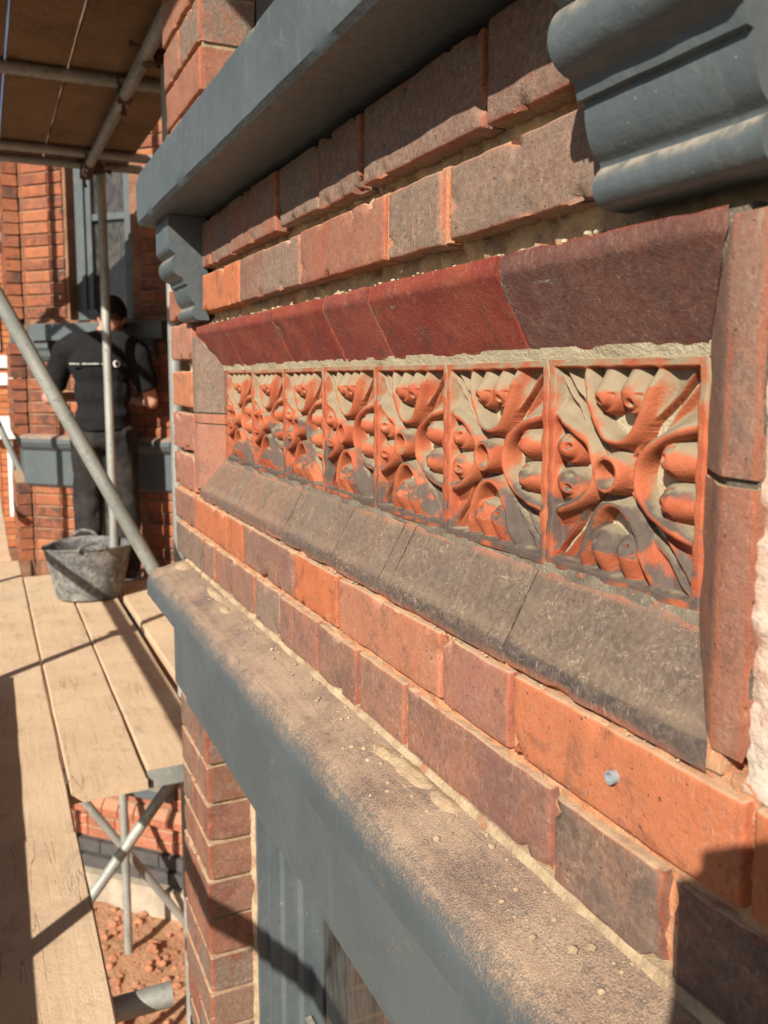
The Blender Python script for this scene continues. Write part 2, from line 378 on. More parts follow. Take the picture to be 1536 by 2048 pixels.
def densify(P, step):
    out = []
    for i in range(len(P)):
        a, b = np.array(P[i], float), np.array(P[(i+1) % len(P)], float)
        n = max(1, int(np.linalg.norm(b-a)/step))
        for k in range(n): out.append(tuple(a+(b-a)*k/n))
    return out
def arc(c, r, a0, a1, n):
    return [(c[0]+r*math.cos(math.radians(a0+(a1-a0)*k/n)), c[1]+r*math.sin(math.radians(a0+(a1-a0)*k/n))) for k in range(n+1)]
def sweep(name, P, x0, x1, step=.012, rough=.0, seed=0, axis='x', wave=.0, dens=None, sharp=40, edge_r=.008):
    """closed profile P of (y,z) run from x0 to x1; x0/x1 may be functions of (y,z). axis 'z' maps (run,a,b)->(a,b,run)"""
    Q = densify(P, dens or step)
    fx0 = x0 if callable(x0) else (lambda y, z: x0); fx1 = x1 if callable(x1) else (lambda y, z: x1)
    Lm = abs(fx1(*Q[0])-fx0(*Q[0])); n = max(1, int(Lm/step))
    # arris positions on the profile for the wear attribute
    cor = []
    for i in range(len(P)):
        a, b, c = np.array(P[i-1], float), np.array(P[i], float), np.array(P[(i+1) % len(P)], float)
        u, w = b-a, c-b; ang = abs(math.degrees(math.atan2(u[0]*w[1]-u[1]*w[0], u@w)))
        if ang > 25: cor.append(b)
    off = Vector((seed*3.7, seed*9.1, seed*1.3)); V, E = [], []
    ts = [0, .004/max(Lm, .02)]+list(np.linspace(.012/max(Lm, .05), 1-.012/max(Lm, .05), n+1))+[1-.004/max(Lm, .02), 1]
    for t in ts:
        for (y, z) in Q:
            x = fx0(y, z)+(fx1(y, z)-fx0(y, z))*t
            de = min([np.hypot(y-c[0], z-c[1]) for c in cor]+[9]); dl = min(t, 1-t)*Lm
            e = min(de, dl)
            q = Vector((x, y, z))+off
            v = mnoise.noise_vector(q*26)*.6+mnoise.noise_vector(q*70)*.4
            sag = mnoise.noise_vector(Vector((x*3.0, seed, 0)))*wave
            k = max(0, 1-e/.01); ch = max(0, mnoise.noise(q*34)-.15)*k*rough*6
            cy_, cz_ = sum(a for a, b in P)/len(P), sum(b for a, b in P)/len(P)
            d = math.hypot(y-cy_, z-cz_)+1e-6
            V.append((x+v.x*rough*.7, y+v.y*rough+sag.y-(y-cy_)/d*ch, z+v.z*rough+sag.z-(z-cz_)/d*ch)); E.append(max(0, 1-de/edge_r))
    m = len(Q); F = []
    for i in range(len(ts)-1):
        for k in range(m):
            k2 = (k+1) % m; F.append((i*m+k, i*m+k2, (i+1)*m+k2, (i+1)*m+k))
    F.append(tuple(range(m-1, -1, -1))); F.append(tuple((len(ts)-1)*m+k for k in range(m)))
    if axis == 'z': V = [(y, z, x) for (x, y, z) in V]
    me = mesh(name, V, F, True, sharp)
    bm = bmesh.new(); bm.from_mesh(me); bmesh.ops.recalc_face_normals(bm, faces=bm.faces); bm.to_mesh(me); bm.free()
    at = me.attributes.new('edge', 'FLOAT', 'POINT'); at.data.foreach_set('value', [float(x) for x in E])
    return me
def rough_sheet(name, x0, x1, z0, z1, y, amp, step, seed, thick=.03, s=45):
    """uneven mortar face in the x-z plane, closed at the back"""
    nx = max(2, int((x1-x0)/step)); nz = max(2, int((z1-z0)/step)); V = []
    for j in range(nz+1):
        for i in range(nx+1):
            x = x0+(x1-x0)*i/nx; z = z0+(z1-z0)*j/nz
            V.append((x, y+fbm((x+seed, y, z), s, 4)*amp, z))
    F = [(j*(nx+1)+i, (j+1)*(nx+1)+i, (j+1)*(nx+1)+i+1, j*(nx+1)+i+1) for j in range(nz) for i in range(nx)]
    b = len(V); V += [(x0, y-thick, z0), (x1, y-thick, z0), (x1, y-thick, z1), (x0, y-thick, z1)]
    F += [(b, b+1, b+2, b+3), tuple(range(nx, -1, -1))+(b, b+1)][:1]
    F += [tuple([b]+[i for i in range(0, nx+1)]+[b+1]), tuple([b+1]+[j*(nx+1)+nx for j in range(nz+1)]+[b+2]),
          tuple([b+2]+[nz*(nx+1)+i for i in range(nx, -1, -1)]+[b+3]), tuple([b+3]+[j*(nx+1) for j in range(nz, -1, -1)]+[b])]
    return mesh(name, V, F, True, 50)

# =================================================================== THE NEAR HOUSE: bay with the terracotta panel
W, T = -.34, -.371             # brick face and tile face, metres from the camera's line
XE = 1.745                     # far corner of the bay
house = empty('brick_house', (0, 0, -ZC), 'near red brick bay with grey stone lintel and a row of terracotta flower tiles', 'house')
H0 = Vector((0, 0, ZC))        # children are placed relative to the house's base
def hp(x, y, z): return (x, y, z+ZC)
def at_house(name, me, mat, color=None): return obj(name, me, mat, house, (0, 0, ZC), color=color)
bseed = [0]
def put_brick(xa, xb, z0, z1, col, a=.4, y=W, gap=.0, D=.10, rough=1.0, mat='brick', dy=0.0, chip=1.0, r=.0024):
    bseed[0] += 1
    me = brick_mesh(abs(xb-xa)-gap, z1-z0, D, bseed[0], rough=rough, chip=chip, r=r)
    return obj('brick', me, M[mat], house, hp((xa+xb)/2, y+dy, (z0+z1)/2), (random.uniform(-.004, .004), random.uniform(-.006, .006), random.uniform(-.004, .004)), (*col, a))
RED, MAU, ORA, BRN, DRK, GRY = (.30, .092, .05), (.22, .10, .075), (.42, .125, .05), (.21, .09, .06), (.115, .07, .055), (.24, .15, .105)

# upper courses
c1 = [1.735, 1.575, 1.409, 1.281, 1.057, .916, .797, .569, .335, .20]
for i in range(len(c1)-1):
    put_brick(c1[i], c1[i+1], .181+random.uniform(-.002, .002), .252, [BRN, RED, BRN, RED, GRY, BRN, MAU, BRN, BRN][i], .75, gap=.009, chip=1.6, dy=random.uniform(-.002, .003))
c2 = [1.735, 1.575, 1.459, 1.234, 1.120, .975, .737, .625, .385, .20]
for i in range(len(c2)-1):
    put_brick(c2[i], c2[i+1], .107+random.uniform(-.002, .001), .1655+random.uniform(-.002, .002), [RED, RED, ORA, BRN, GRY, RED, GRY, GRY, BRN][i], [.3, .3, .1, .6, .75, .45, .75, .7, .7][i], gap=[.01, .01, .006, .005, .006, .007, .012, .011, .01][i], chip=1.6, dy=random.uniform(-.002, .003))
at_house('mortar', rough_sheet('mortar', .15, XE-.01, .075, .262, W-.021, .006, .006, 1.3, s=70), M['mortar'])
# red scraped joints in the second course
for x, m in ((.745, 'orange'), (.631, 'orange')):
    at_house('joint', sweep('joint', [(W-.016, .107), (W-.003, .107), (W-.003, .166), (W-.016, .166)], x-.006, x+.006, .006, .0012, 3+x, dens=.006), M[m])

# moulded (splayed) bricks round the panel
def splay_top(xa, xb, col, a, sk0=False, sk1=False):
    P = [(W-.001, .087), (W, .078), (W-.0003, .0745), (W-.0016, .0715), (W-.0034, .0690), (T+.001, .0190), (T-.02, .0190), (T-.03, .087)]
    mit = lambda y: (W-y)/(W-T)
    e0 = (lambda y, z: xa-(.071*min(1, mit(y)) if sk0 else 0)-.0028); e1 = (lambda y, z: xb+(.04*min(1, mit(y)) if sk1 else 0)+.0028)
    bseed[0] += 1
    return at_house('moulded_brick', sweep('moulded_brick', P, e0, e1, .011, .0011, bseed[0], dens=.008, sharp=32), M['topsplay'], (*col, a))
js = [1.522, 1.328, 1.088, .907, .784, .549, .332]
DR = (.215, .034, .021)
for i in range(6): splay_top(js[i], js[i+1], [DR, DR, DR, (.22, .042, .03), DR, (.115, .036, .030)][i], [.2, .06, .05, .05, .06, .45][i], i == 0, i == 5)
def splay_bot(xa, xb, col, a, sk0=False, sk1=False):
    P = [(W, -.2075), (W+.001, -.200), (W+.0006, -.1955), (W-.001, -.1915), (W-.004, -.1872), (T+.001, -.1395), (T-.02, -.1395), (T-.03, -.2075)]
    mit = lambda y: (W-y)/(W-T)
    e0 = (lambda y, z: xa-(.071*min(1, max(0, mit(y))) if sk0 else 0)-.0012); e1 = (lambda y, z: xb+(.04*min(1, max(0, mit(y))) if sk1 else 0)+.0012)
    bseed[0] += 1
    return at_house('moulded_brick', sweep('moulded_brick', P, e0, e1, .011, .0009, bseed[0], dens=.008, sharp=32, edge_r=.018), M['splay'], (*col, a))
jb = [1.522, 1.281, 1.056, .883, .758, .735, .532, .332]
for i in range(7): splay_bot(jb[i], jb[i+1], [(.15, .10, .08), (.16, .11, .085), (.12, .095, .08), (.12, .09, .075), (.12, .09, .075), (.105, .08, .07), (.11, .088, .075)][i], [.6, .7, .9, .9, .9, 1, 1][i], i == 0, i == 6)
q_ = .0040
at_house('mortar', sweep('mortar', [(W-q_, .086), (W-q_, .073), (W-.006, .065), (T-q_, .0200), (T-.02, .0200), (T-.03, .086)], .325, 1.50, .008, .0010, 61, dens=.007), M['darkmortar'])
at_house('mortar', sweep('mortar', [(W-q_*.6, -.2065), (W-q_*.6, -.196), (T-q_*.5, -.1405), (T-.02, -.1405), (T-.03, -.2065)], .325, 1.50, .008, .0008, 62, dens=.007), M['orange'])
# jambs of the panel (profile in plan, run upwards)
def jamb(P, z0, z1, col, a, f0=None, f1=None):
    bseed[0] += 1
    e0 = f0 or (lambda x, y: z0); e1 = f1 or (lambda x, y: z1)
    return at_house('moulded_brick', sweep('moulded_brick', P, e0, e1, .011, .0011, bseed[0], 'z', dens=.008, sharp=32), M['brick'], (*col, a))
PL = [(1.553, W), (1.524, W), (1.451, T+.001), (1.451, T-.02), (1.553, T-.02)]
mt = lambda y: min(1, max(0, (W-y)/(W-T)))
jamb(PL, 0, -.0585, (.20, .12, .085), .8, lambda x, y: .071-.050*mt(y))
jamb(PL, -.0615, -.0770, (.33, .12, .075), .3)
jamb(PL, -.0795, 0, (.36, .14, .09), .35, None, lambda x, y: -.193+.048*mt(y))
PR = [(.309, W), (.330, W), (.336, W-.003), (.372, T+.001), (.372, T-.02), (.309, T-.02)]
jamb(PR, 0, -.0495, (.27, .135, .095), .5, lambda x, y: .080-.058*mt(y))
jamb(PR, -.0545, 0, (.30, .12, .075), .35, None, lambda x, y: -.193+.048*mt(y))
for P_ in ([(.309, W-.003), (.330, W-.003), (.334, W-.006), (.369, T-.001), (.369, T-.02), (.309, T-.02)], [(1.553, W-.003), (1.525, W-.003), (1.454, T-.001), (1.454, T-.02), (1.553, T-.02)]):
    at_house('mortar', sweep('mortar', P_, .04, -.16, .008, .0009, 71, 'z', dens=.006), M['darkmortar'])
# bricks outside the left jamb, joints raked clean out
for z0, z1, col in ((.034, .098, (.40, .17, .11)), (-.052, .012, (.50, .17, .07)), (-.131, -.065, (.36, .13, .09)), (-.204, -.141, (.34, .13, .09))):
    put_brick(XE-random.uniform(.004, .012), 1.556, z0, z1, col, .3, gap=.004, rough=1.5, chip=2.4)
at_house('mortar', rough_sheet('mortar', 1.556, 1.69, -.21, .10, W-.024, .006, .006, 4.1, s=70), M['slurry'])
# bricks and pale mortar right of the right jamb
for z0, z1, col in ((.02, .09, (.44, .12, .06)), (-.055, .016, (.30, .14, .10)), (-.125, -.062, (.20, .12, .10)), (-.205, -.135, (.40, .15, .07))):
    put_brick(.289, .17, z0, z1, col, .3, gap=.002, rough=1.4, chip=2)
at_house('mortar', rough_sheet('mortar', .15, .312, -.21, .10, W-.005, .004, .004, 8.2, s=70), M['white'])
# lower courses
l1 = [1.737, 1.560, 1.330, 1.240, 1.010, .862, .627, .520, .303, .10]
for i in range(9):
    put_brick(l1[i], l1[i+1], -.2705, -.2125, [MAU, ORA, ORA, MAU, ORA, (.42, .16, .09), (.33, .13, .09), (.47, .15, .065), ORA][i], [.3, .05, .1, .45, .0, .25, .35, .12, .1][i], gap=.007, chip=1.3, rough=.9, dy=.001)
l2 = [1.737, 1.500, 1.420, 1.185, 1.068, .925, .809, .697, .467, .357, .12]
for i in range(10):
    put_brick(l2[i], l2[i+1], -.3400, -.2795, [DRK, BRN, BRN, GRY, MAU, BRN, (.27, .12, .08), (.20, .085, .065), DRK, (.13, .07, .06)][i], [.8, .6, .5, .7, .35, .5, .4, .4, .6, .5][i], gap=.008, chip=1.2, rough=.9, dy=random.uniform(-.001, .002))
at_house('mortar', rough_sheet('mortar', .05, XE-.012, -.345, -.205, W-.007, .005, .006, 2.2, s=60), M['orange'])
# sandy bead along the tiles and along the lintel
at_house('mortar_fillet', sweep('mortar_fillet', [(T-.012, .023), (T+.0022, .0215), (T+.0004, .016), (T-.001, .0115), (T-.012, .0115)], .372, 1.452, .007, .0011, 5, dens=.004), M['slurry'])
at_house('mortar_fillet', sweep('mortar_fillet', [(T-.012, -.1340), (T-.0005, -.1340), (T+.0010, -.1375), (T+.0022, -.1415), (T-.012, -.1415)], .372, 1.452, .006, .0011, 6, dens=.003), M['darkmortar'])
at_house('mortar_fillet', sweep('mortar_fillet', [(W-.02, -.337), (W+.001, -.338), (W+.004, -.3425), (W+.0065, -.349), (W-.02, -.349)], .08, 1.64, .006, .0014, 9, dens=.003), M['mortar'])
at_house('mortar', rough_sheet('mortar', .365, 1.46, -.15, .035, T-.012, .002, .012, 3.1), M['slurry'])

# ---- terracotta tiles
def tile_mesh(seed):
    N = 176; S = .1490; g = np.linspace(-.5, .5, N+1)
    x, y = np.meshgrid(g, g)
    ax, ay = np.abs(x), np.abs(y)
    vert = ay >= ax
    t = np.where(vert, ay, ax); s = np.where(vert, x, y); a = np.abs(s)
    # U-shaped hollow, open towards each side of the tile; broad leaf lobes run between the hollows into the corners
    tin = .170+.30*(a/.196)**2.3; dt = .30*2.3/.196*(a/.196)**1.3
    d = (t-tin)/np.sqrt(1+dt**2)
    e = (t-a)/math.sqrt(2); D = np.clip(-d, 0, 1)
    cw = (.018+.008*np.sin((t-.17)/.28*2*math.pi+.6))*np.clip((.475-t)/.10, 0, 1)**.8*np.clip((t-.150)/.06, 0, 1)     # half width of the channel between two leaves
    E_ = e-cw
    bw = .066                                             # plump ribbon round each hollow
    ub = np.clip(D/bw, 0, 1)
    band = 1.0*np.sqrt(np.clip(1-np.abs(2*ub-1)**2.2, 0, 1))*(1-.30*np.clip((t-.38)/.10, 0, 1))
    EE = np.clip(E_, 0, 1)
    leaf = .66*np.sqrt(np.clip(1-(1-np.clip(EE/.016, 0, 1))**2, 0, 1))-.26*np.clip((np.minimum(EE, np.clip(D-bw*.7, 0, 1))-.010)/.03, 0, 1)
    leaf = leaf*np.clip(D/.02, 0, 1)
    lobe = np.maximum(np.where(D < bw, band, 0), leaf)
    chan = .30-.12*np.clip((t-.30)/.15, 0, 1)-.06*np.exp(-(e/.006)**2)
    h = np.where(d > 0, .0+.05*np.exp(-(d/.03)**2), np.where(E_ > 0, np.maximum(lobe, .12), chan))
    h = np.where((d <= 0) & (E_ > 0), np.maximum(lobe, np.where(D < E_, .0, chan)), h)
    # paired fruits in each hollow
    for sg in (-1, 1):
        cx, cy_ = sg*.084, .330
        ds = np.hypot((s-cx), np.where(t < cy_, t-cy_, (t-cy_)*.18))
        ball = np.sqrt(np.clip(1-(ds/.092)**2, 0, 1))*1.14-.46*np.clip((t-cy_-.02)/.13, 0, 1)
        pit = np.hypot(s-cx-sg*.012, t-(cy_-.02))
        ball = ball-.40*np.exp(-(pit/.012)**2)
        curl = np.hypot(s-cx, t-cy_); ball = ball-.12*np.exp(-((curl-.052)/.009)**2)*(t < cy_+.02)
        h = np.where(ds < .092, np.maximum(h, ball), h)
    # central cup
    r = np.hypot(x, y)
    cup = np.where(r > .080, 1.28*np.clip((.098-r)/.018, 0, 1)**.35, np.where(r > .062, 1.28, .66+.62*np.clip((r-.050)/.012, 0, 1)))
    h = np.maximum(h, np.where(r < .100, cup, 0))
    petal = .55*np.exp(-((r-.13)/.03)**2)
    h = np.maximum(h, np.where(r < .2, petal, 0))
    # flat rim
    m = np.maximum(ax, ay)
    rimk = np.clip((m-.452)/.010, 0, 1); h = h*(1-rimk)+.86*rimk
    # hand-pressed unevenness
    for k in range(5):
        fx, fy, ph = rng.uniform(5, 26), rng.uniform(5, 26), rng.uniform(0, 6)
        h = h+.012*np.sin(x*fx*2+y*fy*2+ph)
    yy = -.0195+.0225*h
    V = np.stack([x*S, yy, y*S], -1).reshape(-1, 3)
    n = N+1
    F = [(j*n+i, (j+1)*n+i, (j+1)*n+i+1, j*n+i+1) for j in range(N) for i in range(N)]
    b = len(V); V = np.vstack([V, [(-S/2, -.03, -S/2), (S/2, -.03, -S/2), (S/2, -.03, S/2), (-S/2, -.03, S/2)]])
    F += [tuple([b]+list(range(n))+[b+1]), tuple([b+1]+[j*n+N for j in range(n)]+[b+2]), tuple([b+2]+[N*n+i for i in range(N, -1, -1)]+[b+3]), tuple([b+3]+[j*n for j in range(N, -1, -1)]+[b])]
    me = mesh('terracotta_tile', V, F, True)
    hv = np.concatenate([h.reshape(-1), [0]*4]); vv = np.concatenate([(y+.5).reshape(-1), [0]*4])
    me.attributes.new('hgt', 'FLOAT', 'POINT').data.foreach_set('value', hv.astype(float))
    me.attributes.new('vpos', 'FLOAT', 'POINT').data.foreach_set('value', vv.astype(float))
    return me
tm = [tile_mesh(0), tile_mesh(1)]
for k in range(7):
    o = obj('terracotta_tile', tm[k % 2], M['tile'], house, hp(1.4385-.152*(k+.5), T+random.uniform(-.0008, .0008), -.0615+random.uniform(-.0006, .0006)), (random.uniform(-.006, .006), random.uniform(-.006, .006), random.uniform(-.006, .006)))

# ---- painted stone: lintel, sill, brackets
PLint = [(W-.10, -.3435), (W, -.3435), (-.325, -.3455), (-.310, -.3485), (-.300, -.3518)]+arc((-.293, -.381), .0280, 92, 0, 10)+[(-.2650, -.402), (-.272, -.405), (-.300, -.436), (-.3125, -.450), (-.3125, -.578), (-.331, -.580), (-.333, -.624), (W-.10, -.624)]
at_house('lintel', sweep('lintel', PLint, -.05, 1.645, .02, .0007, 21, wave=.0015, dens=.008, sharp=38), M['dusty'])
PSill = [(W-.09, .262), (-.266, .262), (-.2605, .2675), (-.2605, .343), (-.265, .349), (W-.09, .366)]
at_house('sill', sweep('sill', PSill, -.1, lambda y, z: 1.605-(.03 if (z > .34 and y > -.28) else 0), .02, .0008, 22, wave=.001, dens=.012, sharp=35), M['paint'])
def bracket(x0, x1, seed):
    B = lambda p, z: (W+p, z)
    P = [B(-.01, .262), B(.053, .262), B(.053, .212), B(.050, .206), B(.045, .203)]
    P += [B(.030+.020*math.cos(a), .184+.020*math.sin(a)) for a in np.linspace(.95, -1.35, 12)]
    P += [B(.031, .162), B(.029, .1535), B(.0245, .1525)]+[B(.008+.0165*math.cos(a), .1525-.032*math.sin(a)) for a in np.linspace(.12, 1.25, 9)][1:]
    P += [B(.012, .1205)]+[B(.005+.0125*math.cos(a), .108+.0125*math.sin(a)) for a in np.linspace(1.0, -1.5, 10)]+[B(-.01, .0955)]
    return at_house('bracket', sweep('bracket', P, x0, x1, .012, .0006, seed, dens=.004, sharp=34), M['paint'])
bracket(1.463, 1.575, 31); bracket(.300, .420, 32)

# ---- piers beside the windows
def pier(xa, xb, zt, zb, n, cols):
    ch = .0748
    for k in range(n):
        z1 = zt-k*ch; z0 = z1-ch+.0085
        if z1 < zb: break
        if k % 2: pieces = [(xa, xb)]
        else: pieces = [(xa, xa+(xb-xa)*.52), (xa+(xb-xa)*.52+.002, xb)]
        for (p, q) in pieces:
            put_brick(p, q, z0, z1, cols[(k*3+len(pieces)) % len(cols)], random.uniform(.2, .95), gap=.004, D=.092, rough=1.1, chip=1.3, dy=random.uniform(-.002, .002))
pc = [(.155, .05, .034), (.125, .052, .04), (.19, .055, .034), (.11, .05, .038), (.22, .07, .036), (.12, .062, .05)]
pier(1.520, XE, -.6325, -2.2, 21, pc)
at_house('mortar', MB().box((1.531, W-.095, -2.3), (XE-.014, W-.011, -.62)).mesh('mortar'), M['mortar'])
pier(1.452, XE-.01, .900, .36, 7, [RED, (.36, .13, .07), (.30, .10, .055), (.38, .14, .08)])
at_house('mortar', MB().box((1.458, W-.095, .36), (XE-.022, W-.008, 1.6)).mesh('mortar'), M['mortar'])
# brickwork behind and around, never seen square on
core = MB().box((-.05, W-.24, -2.3), (XE-.03, W-.10, -3.45)) if False else MB()
core.box((-.6, W-.30, -.62), (XE-.02, W-.06, .34))
core.box((1.56, -1.06, -3.45), (XE-.015, W-.09, 2.4))
core.box((-.6, W-.30, -3.45), (1.52, W-.02, -2.25))
core.box((-4.0, -1.30, -3.45), (1.90, -1.06, 5.2))
core.box((-.6, -1.06, 1.62), (XE-.015, W-.09, 2.4))
at_house('wall', core.mesh('wall'), M['farmortar'])
# window below the lintel
w0 = obj('window', sweep('window', [(1.521, -.428), (1.503, -.428), (1.503, -.447), (1.488, -.447), (1.488, -.466), (1.478, -.472), (1.478, -.492), (1.462, -.492), (1.455, -.500), (1.455, -.516), (1.40, -.516), (1.40, -.54), (1.521, -.54)], -2.25, -.60, .05, .0004, 41, 'z', dens=.02, sharp=20), M['paint'], house, (0, 0, ZC))
obj('sealant', sweep('sealant', [(1.523, -.420), (1.512, -.430), (1.506, -.436), (1.523, -.44)], -2.25, -.60, .012, .0022, 42, 'z', dens=.006), M['mortar'], w0)
obj('glass_pane', MB().box((-.4, -.530, -2.25), (1.45, -.520, -.60)).mesh('glass_pane'), M['glass'], w0)
obj('meeting_rail', MB().box((.0, -.530, -1.262), (1.452, -.497, -1.222)).box((1.40, -.512, -1.30), (1.452, -.499, -1.20)).mesh('meeting_rail'), M['paint'], w0)
w1 = obj('window', MB().box((1.36, -.50, .36), (1.45, -.435, 1.6)).mesh('window'), M['paint'], house, (0, 0, ZC))
obj('glass_pane', MB().box((0, -.49, .37), (1.36, -.48, 1.6)).mesh('glass_pane'), M['glass'], w1)

# raw plug left in a brick of the lower course
pl = MB(); 
for r0, y0, y1 in ((.0042, -.012, .0035),):
    n = 14; V = []; F = []
    for (rr, yy) in ((r0, y0), (r0, y1), (r0*.72, y1), (r0*.68, y0+.004)):
        for k in range(n): V.append((rr*math.cos(2*math.pi*k/n), yy, rr*math.sin(2*math.pi*k/n)))
    for j in range(3):
        for k in range(n): F.append((j*n+k, j*n+(k+1) % n, (j+1)*n+(k+1) % n, (j+1)*n+k))
    F.append(tuple(3*n+k for k in range(n))); pl.add(V, F)
tag(obj('wall_plug', pl.mesh('wall_plug', True, 40), M['plug'], None, (.404, W+.002, -.2405)), 'small grey-blue plastic wall plug in an orange brick', 'wall plug')

# sand, crumbs and grit lying on the lintel
def lint_top(x, y):
    if y < -.293: return float(np.interp(y, [W, -.325, -.310, -.300, -.293], [-.3435, -.3455, -.3485, -.3518, -.3530]))
    return -.381+math.sqrt(max(1e-6, .028**2-(y+.293)**2))
def mound(cx, cy, rx, ry, hgt, seed):
    n = 26; V = []; F = []
    for j in range(n+1):
        for i in range(n+1):
            u, v = i/n*2-1, j/n*2-1
            x, y = cx+u*rx, cy+v*ry; q = max(0, 1-(u*u+v*v)); y = max(y, W+.003)
            z = lint_top(x, y)-.003+q*(hgt+.003)+fbm((x+seed, y, 0), 60, 3)*.0016*q**.5+fbm((x+seed, y, 0), 260, 2)*.0006*q**.5+max(0, fbm((x, y+seed, 3), 300, 2))*.0012*q
            V.append((x, y, z))
    F = [(j*(n+1)+i, j*(n+1)+i+1, (j+1)*(n+1)+i+1, (j+1)*(n+1)+i) for j in range(n) for i in range(n)]
    return V, F
md = MB()
for a in ((.665, -.328, .060, .014, .0035, 1), (.71, -.324, .03, .010, .003, 7), (.60, -.329, .035, .011, .003, 9), (1.60, -.325, .05, .020, .005, 2), (1.36, -.326, .08, .012, .003, 3), (1.27, -.318, .03, .010, .003, 8)): md.add(*mound(*a))
tag(obj('sand', md.mesh('sand', True), mat_mortar('loose_sand', (.44, .325, .205), (.36, .25, .16), 1.0, .0)), 'pale mortar sand swept along the top of the grey lintel', 'sand', kind='stuff')
def rock(c, r, seed, sq=.75):
    bm = bmesh.new(); bmesh.ops.create_icosphere(bm, subdivisions=1, radius=1)
    out = []
    for v in bm.verts:
        k = 1+.45*mnoise.noise(v.co*1.3+Vector((seed*3.1, seed, 0)))
        out.append((c[0]+v.co.x*r*k, c[1]+v.co.y*r*k, c[2]+v.co.z*r*k*sq))
    f = [tuple(v.index for v in fc.verts) for fc in bm.faces]; bm.free(); return out, f
gr = MB()
for i in range(230):
    x = random.uniform(.32, 1.62) if i > 50 else random.gauss(.66, .05); y = W+.006+abs(random.gauss(0, .018))
    if y > -.272: continue
    r = random.choice([.0007, .0009, .0011, .0014, .0018, .0022]); gr.add(*rock((x, y, lint_top(x, y)+r*.55), r, i))
for x, y, r in ((.405, -.312, .0034), (.43, -.300, .0028), (.40, -.322, .003), (.47, -.302, .0022), (.56, -.300, .0030), (.80, -.318, .0022), (1.05, -.322, .0025), (.37, -.306, .0026)):
    gr.add(*rock((x, y, lint_top(x, y)+r*.6), r, x*99))
tag(obj('grit', gr.mesh('grit'), M['mortar']), 'small stones and mortar crumbs scattered on the dusty lintel', 'grit', kind='stuff')
jc = MB()
for i in range(60):          # crumbs caught in the raked joint under the second course
    x = random.uniform(.40, 1.45); r = random.uniform(.0008, .0024); jc.add(*rock((x, W-.006+random.uniform(-.004, .004), .087+r*.6), r, i*1.7))
for i in range(70):
    x = random.uniform(.35, 1.70); r = random.uniform(.0006, .0016); jc.add(*rock((x, W-.002+random.uniform(-.003, .002), -.2115+r*.4), r, i*2.3))
tag(obj('mortar_crumbs', jc.mesh('mortar_crumbs'), M['slurry']), 'loose mortar crumbs on the ledges of the raked brick joints', 'crumbs', kind='stuff')

# =================================================================== ground
ZG = -3.45
def ground_mesh():
    V, F = [], []; xs = list(np.arange(1.5, 8.0, .07)); ys = list(np.arange(-2.2, 1.5, .07))
    xs = [-60, -20, -4]+xs+[12, 30, 80]; ys = [-60, -20, -6]+ys+[6, 20, 60]
    for y in ys:
        for x in xs:
            z = ZG
            if 1.5 <= x < 8 and -2.2 <= y < 1.5: z += fbm((x, y, 0), 2.2, 5)*.06
            V.append((x, y, z))
    n = len(xs)
    F = [(j*n+i, j*n+i+1, (j+1)*n+i+1, (j+1)*n+i) for j in range(len(ys)-1) for i in range(n-1)]
    return mesh('ground', V, F, True)
def mat_soil():
    t = NT('soil'); co = t.coords(False)
    n1 = t.noise(co, 2.5, 6, .65); n2 = t.noise(co, 18, 6, .7)
    c = t.mix(t.ramp(n1, .35, .65), (.50, .26, .155), (.36, .20, .11)); c = t.mix(t.ramp(n2, .5, .72, 0, .7), c, (.60, .40, .27))
    return t.done(c, .95, t.bump(n2, .03, 1.0), spec=.1)
M['soil'] = mat_soil()
tag(obj('ground', ground_mesh(), M['soil']), 'reddish soil below the scaffold', kind='structure')
tag(obj('road', MB().box((-60, 3.6, ZG-.3), (80, 60, ZG+.02)).mesh('road'), mat_plain('asphalt', (.055, .055, .056), .9, .3, 3, .004, .2)), 'dark asphalt street beyond the scaffold', kind='structure')
tag(obj('pavement', MB().box((-60, 1.55, ZG-.3), (80, 3.596, ZG+.12)).mesh('pavement'), mat_plain('paving', (.20, .19, .17), .9, .3, 3, .004, .2)), 'grey pavement along the street', kind='structure')
rb = MB()
for i in range(1700):
    x, y = random.uniform(3.2, 6.6), random.uniform(-1.6, .1); r = random.choice([.005, .007, .009, .012, .016, .022, .034])*random.uniform(.7, 1.2)
    rb.add(*rock((x, y, ZG+fbm((x, y, 0), 2.2, 5)*.06+r*.3), r, i*.7, .7))
tag(obj('rubble', rb.mesh('rubble'), mat_plain('rubble_clay', (.46, .20, .11), .95, .35, 8, .01, .1, second=(.30, .15, .09))), 'loose red brick rubble and clods on the soil', 'rubble', kind='stuff')

# =================================================================== plain bricks for the houses further off
def far_brick(L, seed):
    bm = bmesh.new(); bmesh.ops.create_cube(bm, size=1)
    H, D = .066, .09
    for v in bm.verts: v.co = Vector((v.co.x*L, v.co.y*D-D/2, v.co.z*H))
    bmesh.ops.bevel(bm, geom=[e for e in bm.edges if all(v.co.y > -.01 for v in e.verts)], offset=.004, segments=1, affect='EDGES')
    r = random.Random(seed)
    for v in bm.verts: v.co += Vector((r.uniform(-.0016, .0016), r.uniform(-.002, .002), r.uniform(-.0016, .0016)))
    me = bpy.data.meshes.new('brick'); bm.to_mesh(me); bm.free(); me.materials.append(M['far']); return me
FB = {'s': [far_brick(.216, i) for i in range(3)], 'h': [far_brick(.104, 9+i) for i in range(3)]}
FARC = [(.24, .085, .045), (.19, .07, .04), (.29, .10, .05), (.15, .06, .04), (.10, .05, .038), (.31, .12, .06), (.21, .09, .06)]
count = {}
